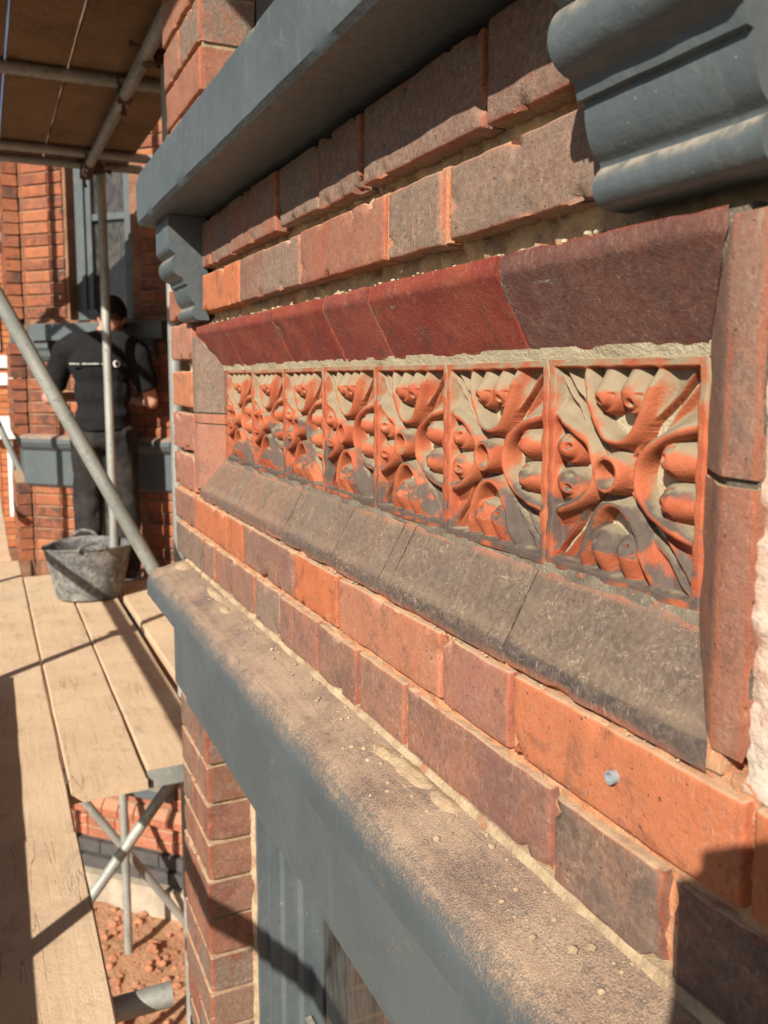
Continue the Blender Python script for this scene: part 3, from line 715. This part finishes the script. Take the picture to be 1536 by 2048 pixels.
def brick_face(parent, base, o, ang, L, z0, z1, cols=FARC, course=.075, skip=None, seed=0, start=0):
    """courses of separate bricks on the vertical face from o, running along ang (radians), facing +90 deg of it"""
    u = Vector((math.cos(ang), math.sin(ang), 0)); r = random.Random(seed)
    k = 0; z = z0
    while z+course <= z1+.01:
        s = 0.0; first = ((k+start) % 2 == 0); odd = True
        while s < L-.01:
            if s == 0: ln = .110 if first else .2225
            else: ln = .2225 if (odd == first) else .113
            odd = not odd
            ln = min(ln, L-s); 
            if L-s-ln < .05: ln = L-s
            kind = 's' if ln > .15 else 'h'; nom = .2225 if kind == 's' else .110
            mid = s+ln/2
            if not (skip and skip(mid, z+course/2)):
                p = Vector(o)+u*mid
                ob = obj('brick', r.choice(FB[kind]), None, parent, (p.x-base.x, p.y-base.y, z+course/2-base.z), (0, 0, ang+r.uniform(-.008, .008)), (*r.choice(cols), r.random()))
                ob.scale.x = ln/nom; ob.location += Vector((-u.y, u.x, 0))*r.uniform(-.003, .002)
            s += ln
        z += course; k += 1

# ---- neighbouring house: canted bay behind the worker
A = Vector((6.15, -.27, 0)); ANG = math.radians(225)          # the canted face runs from A back to the main wall
NB = Vector((6.15, -.27, ZG))
nbh = empty('brick_house', NB, 'neighbouring brick house with grey-trimmed canted bay behind the workman', 'house')
u = Vector((math.cos(ANG), math.sin(ANG), 0)); nrm_ = Vector((u.y, -u.x, 0))   # outward normal of the canted face
def cant(s, d, z): p = A+u*s+nrm_*d; return (p.x-NB.x, p.y-NB.y, z-NB.z)
def cbox(mb, s0, s1, d0, d1, z0, z1):
    V = [cant(s, d, z) for z in (z0, z1) for (s, d) in ((s0, d0), (s1, d0), (s1, d1), (s0, d1))]
    return mb.add(V, [(0,3,2,1),(4,5,6,7),(0,1,5,4),(1,2,6,5),(2,3,7,6),(3,0,4,7)])
SW0, SW1, SL = .36, .83, 1.12
# the face must look along +normal: run it backwards so that bricks face outwards
oB = A+u*SL
def sk(mid, z):
    s = SL-mid
    if SW0 < s < SW1 and .36 < z < 1.75: return True
    if SW0 < s < SW1 and -2.66 < z < -.70: return True
    if -.70 < z < -.36: return True
    if .22 < z < .36: return True
    return False
brick_face(nbh, NB, (oB.x, oB.y, 0), ANG+math.pi, SL, -1.20, 1.50, skip=sk, seed=3)
brick_face(nbh, NB, (oB.x, oB.y, 0), ANG+math.pi, SL, -3.06, -2.66, skip=sk, seed=4, cols=[(.36, .14, .09), (.30, .12, .08), (.40, .16, .10)])
# front face of that bay, seen on edge
def skf(mid, z): return (-.70 < z < -.36) or (.22 < z < .36)
brick_face(nbh, NB, (7.05, A.y, 0), math.pi, .90, -1.20, 1.50, skip=skf, seed=5)
for o_ in list(nbh.children):
    pass
cr = MB(); cbox(cr, -.0, SL, -.30, -.012, ZG, -2.64); cbox(cr, 0, SW0, -.30, -.012, -2.64, 2.2); cbox(cr, SW1, SL+.2, -.30, -.012, -2.64, 2.2); cbox(cr, SW0, SW1, -.30, -.012, -.70, .36)
cr.box((A.x-NB.x-.02, -.6, 0), (7.2-NB.x, -.012, 5.6))
cr.box((1.745-NB.x, -1.09+.27-.2, 0), (5.6-NB.x, -1.09+.27, 8.6))
obj('wall', cr.mesh('wall'), M['farmortar'], nbh)
def cprof(name, P, s0, s1, mat):
    """moulding with profile (d,z) along the canted face"""
    V = [cant(s, d, z) for s in (s0, s1) for d, z in P]; n = len(P)
    F = [(k, (k+1) % n, n+(k+1) % n, n+k) for k in range(n)]+[tuple(range(n-1, -1, -1)), tuple(n+k for k in range(n))]
    me = mesh(name, V, F); bm = bmesh.new(); bm.from_mesh(me); bmesh.ops.recalc_face_normals(bm, faces=bm.faces); bm.to_mesh(me); bm.free()
    return obj(name, me, mat, nbh)
LP = [(-.1, -.36), (.0, -.36), (.055, -.372), (.068, -.385), (.070, -.41), (.055, -.44), (.028, -.465), (.026, -.68), (.006, -.70), (-.1, -.70)]
cprof('lintel', LP, -.03, SL, M['dusty'])
# return of the lintel along the front
V = [(x-NB.x, A.y+d-NB.y, z-NB.z) for x in (A.x+.03, 7.05) for d, z in LP]; n = len(LP)
obj('lintel', mesh('lintel', V, [(k, (k+1) % n, n+(k+1) % n, n+k) for k in range(n)]+[tuple(range(n-1, -1, -1)), tuple(n+k for k in range(n))]), M['dusty'], nbh)
cprof('sill', [(-.1, .235), (.075, .235), (.075, .335), (-.1, .36)], .10, SL-.03, M['paint'])
obj('sill', MB().box((A.x+.02-NB.x, -.1, .235-NB.z), (7.05-NB.x, .06, .34-NB.z)).mesh('sill'), M['paint'], nbh)
cprof('sill', [(-.1, -2.68), (.06, -2.68), (.06, -2.62), (-.1, -2.59)], .25, SL-.08, M['paint'])
for s in (.17, .95):
    cprof('bracket', [(-.01, .235), (.05, .235), (.05, .19), (.035, .17), (.03, .14), (.01, .11), (-.01, .11)], s-.055, s+.055, M['paint'])
for (z0, z1) in ((.36, 1.9), (-2.59, -.70)):
    wf = MB()
    cbox(wf, SW0, SW0+.07, -.13, -.085, z0, z1); cbox(wf, SW1-.07, SW1, -.13, -.085, z0, z1); cbox(wf, SW0+.07, SW1-.07, -.13, -.09, z0, z0+.07)
    cbox(wf, SW0+.07, SW0+.11, -.135, -.105, z0+.07, z1); cbox(wf, SW1-.11, SW1-.07, -.135, -.105, z0+.07, z1)
    wo = obj('window', wf.mesh('window'), M['paint'], nbh)
    g = MB(); cbox(g, SW0+.11, SW1-.11, -.15, -.14, z0+.07, z1); obj('glass_pane', g.mesh('glass_pane'), M['farglass'], wo)
    g = MB(); cbox(g, SW0+.11, SW1-.11, -.14, -.115, z0+.62, z0+.66); obj('glazing_bar', g.mesh('glazing_bar'), M['paint'], wo)
# plinth of the bay: sloping bricks, blue bricks, concrete
for i in range(9):
    g = MB(); s0 = i*.125; 
    V = [cant(s, d, z) for s in (s0+.003, s0+.120) for d, z in ((-.02, -2.76), (.012, -2.76), (.050, -2.815), (.050, -2.86), (-.02, -2.86))]
    o = obj('plinth_brick', mesh('plinth_brick', V, [(k, (k+1) % 5, 5+(k+1) % 5, 5+k) for k in range(5)]+[(4,3,2,1,0),(5,6,7,8,9)]), M['far'], nbh, color=(.34, .13, .08, 1))
    if i < 5:
        for j, z in enumerate((-3.065, -3.155)):
            g = MB(); cbox(g, i*.23+.004+.1*j, i*.23+.226+.1*j, -.02, .03+.03*j, z-.084, z-.004); obj('blue_brick', g.mesh('blue_brick'), M['blue'], nbh)
g = MB(); cbox(g, -.1, SL+.1, -.1, .10, ZG-.05, -3.255); obj('footing', g.mesh('footing'), M['concrete'], nbh)

# ---- house beyond, only a sunlit strip of it shows
FH = Vector((11.2, -.55, ZG))
fh = empty('brick_house', FH, 'farthest house, a narrow strip of bright orange brick with white trim', 'house')
FO = [(.56, .20, .075), (.50, .17, .065), (.60, .235, .09), (.46, .15, .06)]
brick_face(fh, FH, (11.2, -.62, 0), math.pi/2, .66, -2.0, 2.35, cols=FO, seed=8, skip=lambda m, z: (1.52 < z < 1.80) or (2.05 < z < 2.22))
obj('wall', MB().box((.015, -1.2, 0), (.5, .65, 6.0)).mesh('wall'), M['farmortar'], fh)
obj('lintel', MB().box((-.05, -.1, 2.06-FH.z), (.06, .62, 2.20-FH.z)).mesh('lintel'), M['white_paint'], fh)
obj('eaves_board', MB().box((-.22, -.1, 1.74-FH.z), (.06, .62, 1.80-FH.z)).box((-.12, -.1, 1.54-FH.z), (.05, .60, 1.70-FH.z)).mesh('eaves_board'), M['concrete'], fh)
wf = obj('window', MB().box((-.03, .33, .32-FH.z), (.03, .62, .40-FH.z)).box((-.03, .33, .40-FH.z), (.03, .38, 1.35-FH.z)).mesh('window'), M['white_paint'], fh)
obj('glass_pane', MB().box((-.01, .38, .40-FH.z), (.01, .62, 1.35-FH.z)).mesh('glass_pane'), M['farglass'], wf)
obj('downpipe', MB().tube([(-.06, .27, -.55-FH.z), (-.06, .27, -1.62-FH.z)], .035, 12).box((-.14, .15, -.70-FH.z), (-.01, .50, -.44-FH.z)).mesh('downpipe'), M['white_paint'], fh)
obj('name_plate', MB().box((-.03, .18, .12-FH.z), (.0, .45, .26-FH.z)).mesh('name_plate'), M['white_paint'], fh)
obj('name_plate', MB().box((-.03, .20, -.08-FH.z), (.0, .47, .06-FH.z)).mesh('name_plate'), M['white_paint'], fh)

# =================================================================== scaffold
def board_mesh(L, w=.222, t=.038, seed=0, band=False):
    """runs along +x from 0; top at z=0"""
    P = [(-w/2, -t), (-w/2, -.005), (-w/2+.005, 0), (w/2-.005, 0), (w/2, -.005), (w/2, -t)]
    n = max(2, int(L/.05)); V = []
    for i in range(n+1):
        x = L*i/n
        for (y, z) in P:
            q = (x*2.0, y*3+seed*5, z+seed)
            V.append((x, y+fbm(q, 1.6, 2)*.002, z+fbm((q[0], seed*2.2, y*6), .9, 2)*.0025))
    m = len(P); F = [(i*m+k, (i+1)*m+k, (i+1)*m+(k+1) % m, i*m+(k+1) % m) for i in range(n) for k in range(m)]
    F += [tuple(range(m)), tuple(n*m+k for k in range(m-1, -1, -1))]
    me = mesh('plank', V, F)
    bm = bmesh.new(); bm.from_mesh(me); bmesh.ops.recalc_face_normals(bm, faces=bm.faces); bm.to_mesh(me); bm.free()
    return me
def board(x0, x1, y0, y1, z, label, group, mat='board', band=True, dz=0, yaw=0.0):
    w = abs(y1-y0)-.004
    b = empty('scaffold_board', (x0, (y0+y1)/2, z+dz), label, 'scaffold board', group); b.rotation_euler = (0, 0, yaw)
    board.k += 1
    obj('plank', board_mesh(x1-x0, w, seed=board.k), M[mat], b)
    if band:
        L = x1-x0
        for x in (.001, L-.027):
            h = MB(); e = .0022
            h.box((x-e, -w/2-e, -.042), (x+.026, w/2+e, -.0395)); h.box((x-e, -w/2-e, -.0395), (x+.026, -w/2-.0005, .002)); h.box((x-e, w/2+.0005, -.0395), (x+.026, w/2+e, .002)); h.box((x-e, -w/2-.0005, .0008), (x+.026, w/2+.0005, .0028))
            h.box((x-e-.001, -w/2, -.0395), (x-.0005, w/2, .001)) if x < 1 else None
            obj('end_band', h.mesh('end_band'), M['galv'], b)
    return b
board.k = 0
DZ = -1.2
gl = 'boards of the lower scaffold deck'
board(-1.6, 2.35, -.178, .047, DZ, 'near board of the walkway, half in shade, cut by the left edge of the picture', gl, band=False)
board(2.352, 6.2, -.177, .047, DZ, 'outermost visible board of the far deck, left of the bucket', gl, band=False, dz=-.001)
board(2.60, 5.66, -.405, -.180, DZ, 'board under the left half of the black bucket', gl, band=False, dz=-.002)
board(2.62, 5.60, -.632, -.409, DZ, 'board under the right half of the bucket with a steel end band', gl, dz=-.003)
board(3.05, 5.30, -.885, -.664, DZ, 'short inner board beyond the dark gap, next to the lintel end', gl, band=False, dz=-.001)
board(6.3, 9.6, -.13, .092, DZ, 'far board end left of the neighbouring bay', gl, band=False, dz=.01)
board(-1.6, 6.2, .051, .274, DZ, 'outer board along the toe board', gl, band=False, dz=-.004)
gu = 'boards of the lift overhead'
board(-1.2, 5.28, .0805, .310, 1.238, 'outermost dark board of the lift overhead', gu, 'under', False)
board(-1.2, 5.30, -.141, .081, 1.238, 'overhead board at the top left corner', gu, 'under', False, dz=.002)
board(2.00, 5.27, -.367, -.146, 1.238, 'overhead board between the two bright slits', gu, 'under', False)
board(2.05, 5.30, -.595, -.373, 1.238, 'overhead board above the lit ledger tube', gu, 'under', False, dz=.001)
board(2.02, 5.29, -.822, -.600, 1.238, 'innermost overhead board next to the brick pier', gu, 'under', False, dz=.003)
tb = board(-1.6, 3.50, 0, .226, DZ, 'toe board standing on edge along the outside of the deck', 'toe boards', 'board', False)
tb.location = (-1.6, .262, DZ+.125); tb.rotation_euler = (math.radians(90), 0, -.012)

R = .0242
def tube(a, b, label, group='scaffold tubes', r=R):
    a, b = Vector(a), Vector(b); L = (b-a).length; n = 20; V, F = [], []
    for (rr, z) in ((r-.004, .03), (r-.004, 0), (r, 0), (r, L*.33), (r, L*.66), (r, L), (r-.004, L), (r-.004, L-.03)):
        for k in range(n): V.append((rr*math.cos(2*math.pi*k/n), rr*math.sin(2*math.pi*k/n), z))
    for j in range(7):
        for k in range(n): F.append((j*n+k, j*n+(k+1) % n, (j+1)*n+(k+1) % n, (j+1)*n+k))
    F.append(tuple(range(n))); F.append(tuple(7*n+k for k in range(n-1, -1, -1)))
    me = mesh('scaffold_tube', V, F, True, 40)
    o = obj('scaffold_tube', me, M['galv'], None, a); o.rotation_mode = 'QUATERNION'
    o.rotation_quaternion = (b-a).to_track_quat('Z', 'Y')
    return tag(o, label, 'scaffold tube', group)
tube((5.10, -.646, ZG), (5.10, -.646, 2.6), 'upright steel tube in front of the workman')
tube((3.28, -.655, ZG), (3.28, -.655, 2.6), 'upright steel tube showing past the corner of the near bay')
tube((1.44, .45, ZG), (1.44, .45, 2.6), 'outer upright nearest the camera, left out of view')
tube((3.33, .45, ZG), (3.33, .45, 2.6), 'outer upright beside the toe board end')
tube((5.15, .45, ZG), (5.15, .45, 2.6), 'outer upright level with the workman')
tube((-1.5, .40, -.33), (4.9, .40, -.36), 'guard rail tube along the outside of the deck')
tube((3.10, .45, 1.29), (3.10, -.97, -1.57), 'long diagonal brace crossing in front of the workman')
tube((2.02, -.578, 1.12), (5.25, -.578, 1.12), 'sunlit ledger tube under the overhead boards')
tube((2.05, .395, 1.12), (5.3, .395, 1.12), 'outer ledger tube under the overhead boards')
tube((3.76, .60, 1.172), (3.76, -.86, 1.172), 'dark transom across the middle of the overhead boards')
tube((4.98, .60, 1.172), (4.98, -.90, 1.172), 'dark transom near the end of the overhead boards')
tube((5.22, .70, 1.165), (5.22, -.90, 1.165), 'last transom at the end of the overhead boards')
tube((2.75, .55, -1.27), (2.75, -.90, -1.27), 'transom under the board ends')
tube((5.30, .55, -1.27), (5.30, -.90, -1.27), 'transom under the far end of the deck')
tube((1.72, .50, -1.273), (1.72, -.300, -1.273), 'stub end of a transom poking out beside the near board')
tube((5.20, .29, -1.30), (5.20, -1.03, -3.43), 'galvanised brace running down to the right under the deck')
tube((3.80, -1.00, -1.405), (3.80, .25, -2.99), 'brace under the deck, shaded above and bright below')
tube((1.5, .40, -1.33), (5.3, .40, -1.33), 'outer ledger tube below the deck')
tube((8.4, .03, -.22), (5.9, .03, -.20), 'far guard rail at the left edge, the upper one')
tube((8.4, .04, -.72), (5.9, .04, -.70), 'far guard rail at the left edge, the lower one')
tube((7.6, .20, .45), (7.6, -.26, -.75), 'thin far brace left of the neighbouring bay')
# couplers
def coupler(loc, rot, label):
    e = empty('scaffold_coupler', loc, label, 'coupler', 'scaffold couplers'); e.rotation_euler = rot
    for ax in (0, 1):
        V, F = [], []; n = 16; w = .026
        off = -.026 if ax else .026
        for (rr, x) in ((R+.001, -w), (R+.007, -w), (R+.007, w), (R+.001, w)):
            for k in range(n):
                a = 2*math.pi*k/n
                V.append((x, off+rr*math.cos(a), rr*math.sin(a)) if ax == 0 else (rr*math.cos(a), off+rr*math.sin(a), x))
        for j in range(4):
            for k in range(n): F.append((j*n+k, j*n+(k+1) % n, ((j+1) % 4)*n+(k+1) % n, ((j+1) % 4)*n+k))
        me = mesh('collar', V, F, True, 40)
        bm = bmesh.new(); bm.from_mesh(me); bmesh.ops.recalc_face_normals(bm, faces=bm.faces); bm.to_mesh(me); bm.free()
        obj('collar', me, M['rust'], e)
        b = MB(); s = 1 if ax == 0 else -1
        if ax == 0: b.tube([(0, off+.0, R+.002), (0, off+.062, R+.010)], .007, 8); b.tube([(0, off+.05, R+.009), (0, off+.066, R+.0105)], .0125, 6)
        else: b.tube([(R+.002, off, 0), (R+.010, off-.062, 0)], .007, 8); b.tube([(R+.009, off-.05, 0), (R+.0105, off-.066, 0)], .0125, 6)
        obj('bolt', b.mesh('bolt'), M['rust'], e)
    return e
coupler((5.10, -.612, 1.12), (0, 0, 0), 'rusty coupler joining upright and ledger above the workman')
coupler((3.28, -.616, 1.12), (0, 0, 0), 'coupler on the ledger beside the brick pier')
coupler((3.76, -.578, 1.146), (math.pi/2, 0, 0), 'coupler where the middle transom crosses the ledger')
coupler((4.98, -.578, 1.146), (math.pi/2, 0, 0), 'coupler where the end transom crosses the ledger')
coupler((5.22, -.578, 1.143), (math.pi/2, 0, 0), 'coupler at the very end of the ledger')
coupler((3.33, .424, -.345), (0, 0, 0), 'coupler holding the guard rail to the outer upright')
coupler((3.33, .424, -1.33), (0, 0, 0), 'coupler on the outer upright below the deck')
# boards lying on the soil under the walkway
for i, (y, m, lb) in enumerate(((-.62, 'board', 'grooved plank on the soil under the walkway'), (-.80, 'board', 'plain plank lying on the soil beside the grooved one'))):
    b = empty('ground_plank', (3.85+.33*0, -.15, ZG+.07), lb, 'plank', 'planks on the soil'); b.rotation_euler = (0, 0, math.radians(-82))
    b.location.x = 4.05-.24*i
    mb = MB(); mb.box((-.9, -.07, -.03), (1.2, .07, 0))
    if i == 0:
        for k in range(7): mb.box((-.9, -.066+k*.02, .001), (1.2, -.056+k*.02, .008))
    obj('plank', mb.mesh('plank'), M['board'], b)

# =================================================================== bucket
bk = empty('rubber_bucket', (5.0, -.495, DZ), 'black rubber bucket splashed with dried mortar on the scaffold boards', 'bucket')
n = 40; prof = [(.0, .004), (.148, .004), (.160, .010), (.168, .05), (.182, .12), (.198, .20), (.212, .27), (.214, .283), (.222, .287), (.224, .294), (.216, .297), (.206, .291), (.203, .27), (.190, .20), (.172, .10), (.155, .022), (.0, .02)]
V, F = [], []
for (r, z) in prof:
    for k in range(n):
        a = 2*math.pi*k/n; V.append((r*math.cos(a)*.96, r*math.sin(a)*1.08, z+.006*math.cos(2*a)*(z/.29)**2))
for j in range(len(prof)-1):
    for k in range(n): F.append((j*n+k, j*n+(k+1) % n, (j+1)*n+(k+1) % n, (j+1)*n+k))
def mat_tub():
    t = NT('rubber_with_mortar'); co = t.coords(False)
    n1 = t.noise(co, 9, 6, .7, .6); n2 = t.noise(co, 40, 6, .75); n3 = t.noise(co, 160, 3, .7)
    c = t.mix(n2, (.06, .062, .064), (.13, .13, .128))
    m = t.ramp(t.math('ADD', t.math('MULTIPLY', n1, .8), t.math('MULTIPLY', n2, .65)), .62, .98, 0, .8)
    c = t.mix(m, c, t.mix(n3, (.30, .29, .26), (.50, .48, .42)))
    return t.done(c, .85, t.bump(t.math('ADD', n2, t.math('MULTIPLY', m, .6)), .0025, .7), spec=.25)
M['tub'] = mat_tub()
obj('tub', mesh('tub', V, F, True, 50), M['tub'], bk)
for s in (-1, 1):
    h = MB(); path = [(s*(.210+.03*math.sin(math.pi*k/10)*.2), -.075+.015*k, .290+.045*math.sin(math.pi*k/10)**.6) for k in range(11)]
    h.tube(path, .010, 10); obj('handle', h.mesh('handle', True), M['tub'], bk)

# =================================================================== people
def remesh(o, vox, smooth=6, disp=None):
    m = o.modifiers.new('remesh', 'REMESH'); m.mode = 'VOXEL'; m.voxel_size = vox; m.use_smooth_shade = True
    s = o.modifiers.new('smooth', 'SMOOTH'); s.factor = .5; s.iterations = smooth
    if disp:
        tx = bpy.data.textures.new('folds', 'CLOUDS'); tx.noise_scale = disp[1]; tx.noise_depth = 2
        d = o.modifiers.new('folds', 'DISPLACE'); d.texture = tx; d.strength = disp[0]; d.mid_level = .5; d.texture_coords = 'LOCAL'
def limb(mb, pts, rs, n=14):
    mb.tube(pts, rs, n)
    for p, r in zip(pts, rs): mb.ell(p, r, r, r, 12, 8)
def finger_set(mb, wrist, palm_end, side, curl, scale=1.0):
    w, p = Vector(wrist), Vector(palm_end); d = (p-w).normalized(); s = Vector(side).normalized(); c = Vector(curl).normalized()
    for k, (o_, ln) in enumerate(((-.033, .070), (-.011, .078), (.011, .074), (.032, .058))):
        a = p+s*o_*scale; b = a+d*ln*.45*scale+c*.012*scale; e = b+(d*.55+c*.8).normalized()*ln*.4*scale; g = e+(c*1.0+d*.1).normalized()*ln*.25*scale
        mb.tube([a-d*.01, a, b, e, g], [.0095*scale, .0092*scale, .0088*scale, .008*scale, .006*scale], 8)
    a = w+d*.035*scale-s*.03*scale; b = a+(d*.6-s*.7+c*.3).normalized()*.04*scale; e = b+(d*.8+c*.5).normalized()*.03*scale
    mb.tube([a, b, e], [.012*scale, .0105*scale, .008*scale], 8)
def person(name, loc, heading, label, bow=.35, arms=None, dress='work', headx=0.0):
    """standing figure, local +y is where it faces, feet at z=0"""
    root = empty(name, loc, label, 'person'); root.rotation_euler = (0, 0, heading)
    A_ = arms
    hipz, shz = .90, 1.385
    hd = Vector((headx, .075, 1.555))
    # continuous body
    b = MB()
    for s in (-1, 1):
        limb(b, [(s*.095, 0, hipz), (s*.115, .02, .50), (s*.12, -.02, .09)], [.085, .058, .040])
        b.ell((s*.125, .045, .045), .042, .12, .04)
        sh, el, wr, pm = A_[s]
        limb(b, [(s*.12, .0, shz+.02), sh, el, wr], [.06, .052, .043, .030])
        w, p = Vector(wr), Vector(pm); b.tube([w, w.lerp(p, .5), p], [.028, .038, .034], 10); b.ell(w.lerp(p, .6), .036, .036, .030)
        dd = (p-w).normalized(); sd = dd.cross(Vector((0, 0, 1))).normalized()
        finger_set(b, wr, pm, sd*s, (0, 0, -1))
    b.ell((0, 0, .93), .155, .11, .12); b.ell((0, .0, 1.10), .14, .10, .18); b.ell((0, -.005, 1.28), .165, .11, .16)
    limb(b, [(0, 0, 1.40), (headx*.5, .03, 1.47), (headx*.9, .06, 1.52)], [.062, .055, .055])
    R_ = Matrix.Rotation(-bow, 3, 'X')
    def hv(p): return hd+R_ @ Vector(p)
    hb = MB(); hb.ell((0, 0, 0), .076, .095, .115, 18, 12); hb.ell((0, .03, -.07), .055, .06, .055)
    b.add([hv(p) for p in hb.v], hb.f)
    nb = MB(); nb.ell((0, .100, -.02), .012, .018, .022); nb.ell((0, .086, .02), .05, .012, .012); nb.ell((0, .085, -.062), .024, .012, .009)
    for s in (-1, 1): nb.ell((s*.078, -.005, -.015), .010, .020, .032)
    b.add([hv(p) for p in nb.v], nb.f)
    bo = obj('body', b.mesh('body'), M['skin'], root); remesh(bo, .0085, 4)
    ey = MB()
    for s in (-1, 1): ey.add([hv(p) for p in MB().ell((s*.030, .084, .004), .012, .008, .008).v], MB().ell((0, 0, 0), 1, 1, 1).f)
    obj('eyes', ey.mesh('eyes', True), M['dark'], root)
    # shirt
    t = MB(); t.ell((0, 0, .985), .172, .128, .12); t.ell((0, -.004, 1.12), .172, .122, .18); t.ell((0, -.012, 1.28), .192, .130, .17)
    t.tube([(0, 0, .90), (0, 0, 1.0)], [.168, .168], 20)
    limb(t, [(-.13, -.005, shz), (.13, -.005, shz)], [.085, .085]); t.ell((0, .01, 1.43), .085, .075, .05)
    for s in (-1, 1):
        sh, el, wr, pm = A_[s]; q = Vector(sh).lerp(Vector(el), .74)
        limb(t, [(s*.14, -.004, shz), sh], [.082, .078]); t.tube([sh, Vector(sh).lerp(Vector(el), .4), q], [.077, .074, .076], 16)
    so = obj('shirt', t.mesh('shirt'), M['black'], root); remesh(so, .011, 5, (.018, .11))
    # trousers
    r = MB(); r.ell((0, -.012, .90), .172, .135, .12); r.ell((0, -.03, .86), .16, .125, .10)
    for s in (-1, 1):
        limb(r, [(s*.088, -.005, .86), (s*.115, .03, .50), (s*.122, -.005, .10)], [.112, .088, .078])
    po = obj('trousers', r.mesh('trousers'), M['trouser'], root); remesh(po, .012, 4, (.03, .12))
    bt = MB()
    for s in (-1, 1): bt.ell((s*.125, .05, .05), .052, .135, .052); bt.tube([(s*.122, -.01, .03), (s*.122, -.01, .12)], .055, 14)
    boots = obj('boots', bt.mesh('boots'), M['boot'], root); remesh(boots, .012, 3)
    hr = MB(); hr.ell((0, -.012, .012), .080, .094, .108, 18, 12); ho = obj('hair', MB().add([hv((p[0], min(p[1], .045), max(p[2], -.075))) for p in hr.v], hr.f).mesh('hair', True), M['hair'], root)
    if dress == 'work':
        c = MB(); c.ell((0, -.012, .022), .089, .108, .104, 20, 12)
        V = [hv((p[0], p[1], max(p[2], -.022-.25*max(0, -p[1])))) for p in c.v]; cap = MB().add(V, c.f)
        co = obj('cap', cap.mesh('cap', True), M['black'], root)
        pk = MB(); pk.ell((0, .11, .018), .066, .075, .008, 16, 8); obj('peak', MB().add([hv(p) for p in pk.v], pk.f).mesh('peak', True), M['black'], co)
        # line of small lettering across the shoulders, too small to read
        lm = MB(); x = -.155; rr = random.Random(5)
        while x < .085:
            w = rr.uniform(.006, .011); yb = -.155+.25*x*x
            if rr.random() > .12: lm.box((x, yb-.003, 1.278), (x+w, yb+.012, 1.2815+rr.uniform(0, .002)))
            x += w+.0035
        for k in range(10):
            a = 2*math.pi*k/10; cx, cz = .118+.016*math.cos(a), 1.281+.016*math.sin(a); lm.box((cx-.004, -.154, cz-.004), (cx+.004, -.130, cz+.004))
        obj('lettering', lm.mesh('lettering'), M['white_paint'], so)
    return root
aw = {-1: ((-.215, -.01, 1.345), (-.335, .06, 1.085), (-.17, .28, 1.09), (-.12, .35, 1.10)), 1: ((.215, -.01, 1.345), (.285, .05, 1.06), (.16, .27, 1.06), (.11, .35, 1.08))}
wk = person('person', (5.36, -.645, DZ), math.radians(-90-18), 'workman from behind in black T-shirt, dusty black trousers and black cap, head bowed', .55, aw, headx=.06)
wk.scale = (.95, .98, 1.0)
# the photographer, whose phone and hand shade the lower right corner
ph_c = Vector((0, 0, 0))
pf = Vector((math.cos(YAW), -math.sin(YAW), 0))
right = Vector((-math.sin(YAW), -math.cos(YAW), 0))
phone_c = -pf*.012+right*.000+Vector((0, 0, -.012))
pb = MB(); bm = bmesh.new(); bmesh.ops.create_cube(bm, size=1)
for v in bm.verts: v.co = Vector((v.co.x*.078, v.co.y*.011, v.co.z*.156))
bmesh.ops.bevel(bm, geom=[e for e in bm.edges if abs(e.verts[0].co.y-e.verts[1].co.y) > .005], offset=.014, segments=5, affect='EDGES')
pm_ = bpy.data.meshes.new('phone'); bm.to_mesh(pm_); bm.free()
pho = tag(obj('phone', pm_, M['phone'], None, phone_c), 'black phone held up in front of the brick panel', 'phone')
pho.rotation_euler = (0, 0, math.atan2(-right.y, -right.x))
ang = math.atan2(pf.y, pf.x)-math.pi/2
ploc = -pf*.60+right*.13
def tol(p):
    q = Vector(p)-Vector((ploc.x, ploc.y, DZ)); return Matrix.Rotation(-ang, 3, 'Z') @ q
hR = phone_c+Vector((0, 0, -.085)); 
ap = {1: (Vector((.215, -.01, 1.345)), Vector((.25, .14, 1.15)), tol(hR+right*.05-pf*.10), tol(hR+right*.02-pf*.045)), -1: (Vector((-.205, -.01, 1.345)), Vector((-.235, -.03, 1.08)), Vector((-.225, .05, .84)), Vector((-.22, .07, .76)))}
pp = person('person', (ploc.x, ploc.y, DZ), ang, 'photographer standing behind the phone on the scaffold walkway', .1, {k: tuple(Vector((q[0], q[1], q[2]-(.0 if i < 1 else 0))) for i, q in enumerate(v)) for k, v in ap.items()}, 'plain')

# =================================================================== lift everything so that the soil lies at z = 0
for o in list(sc.objects):
    if o.parent is None and o not in (cam, sun): o.location.z += ZC
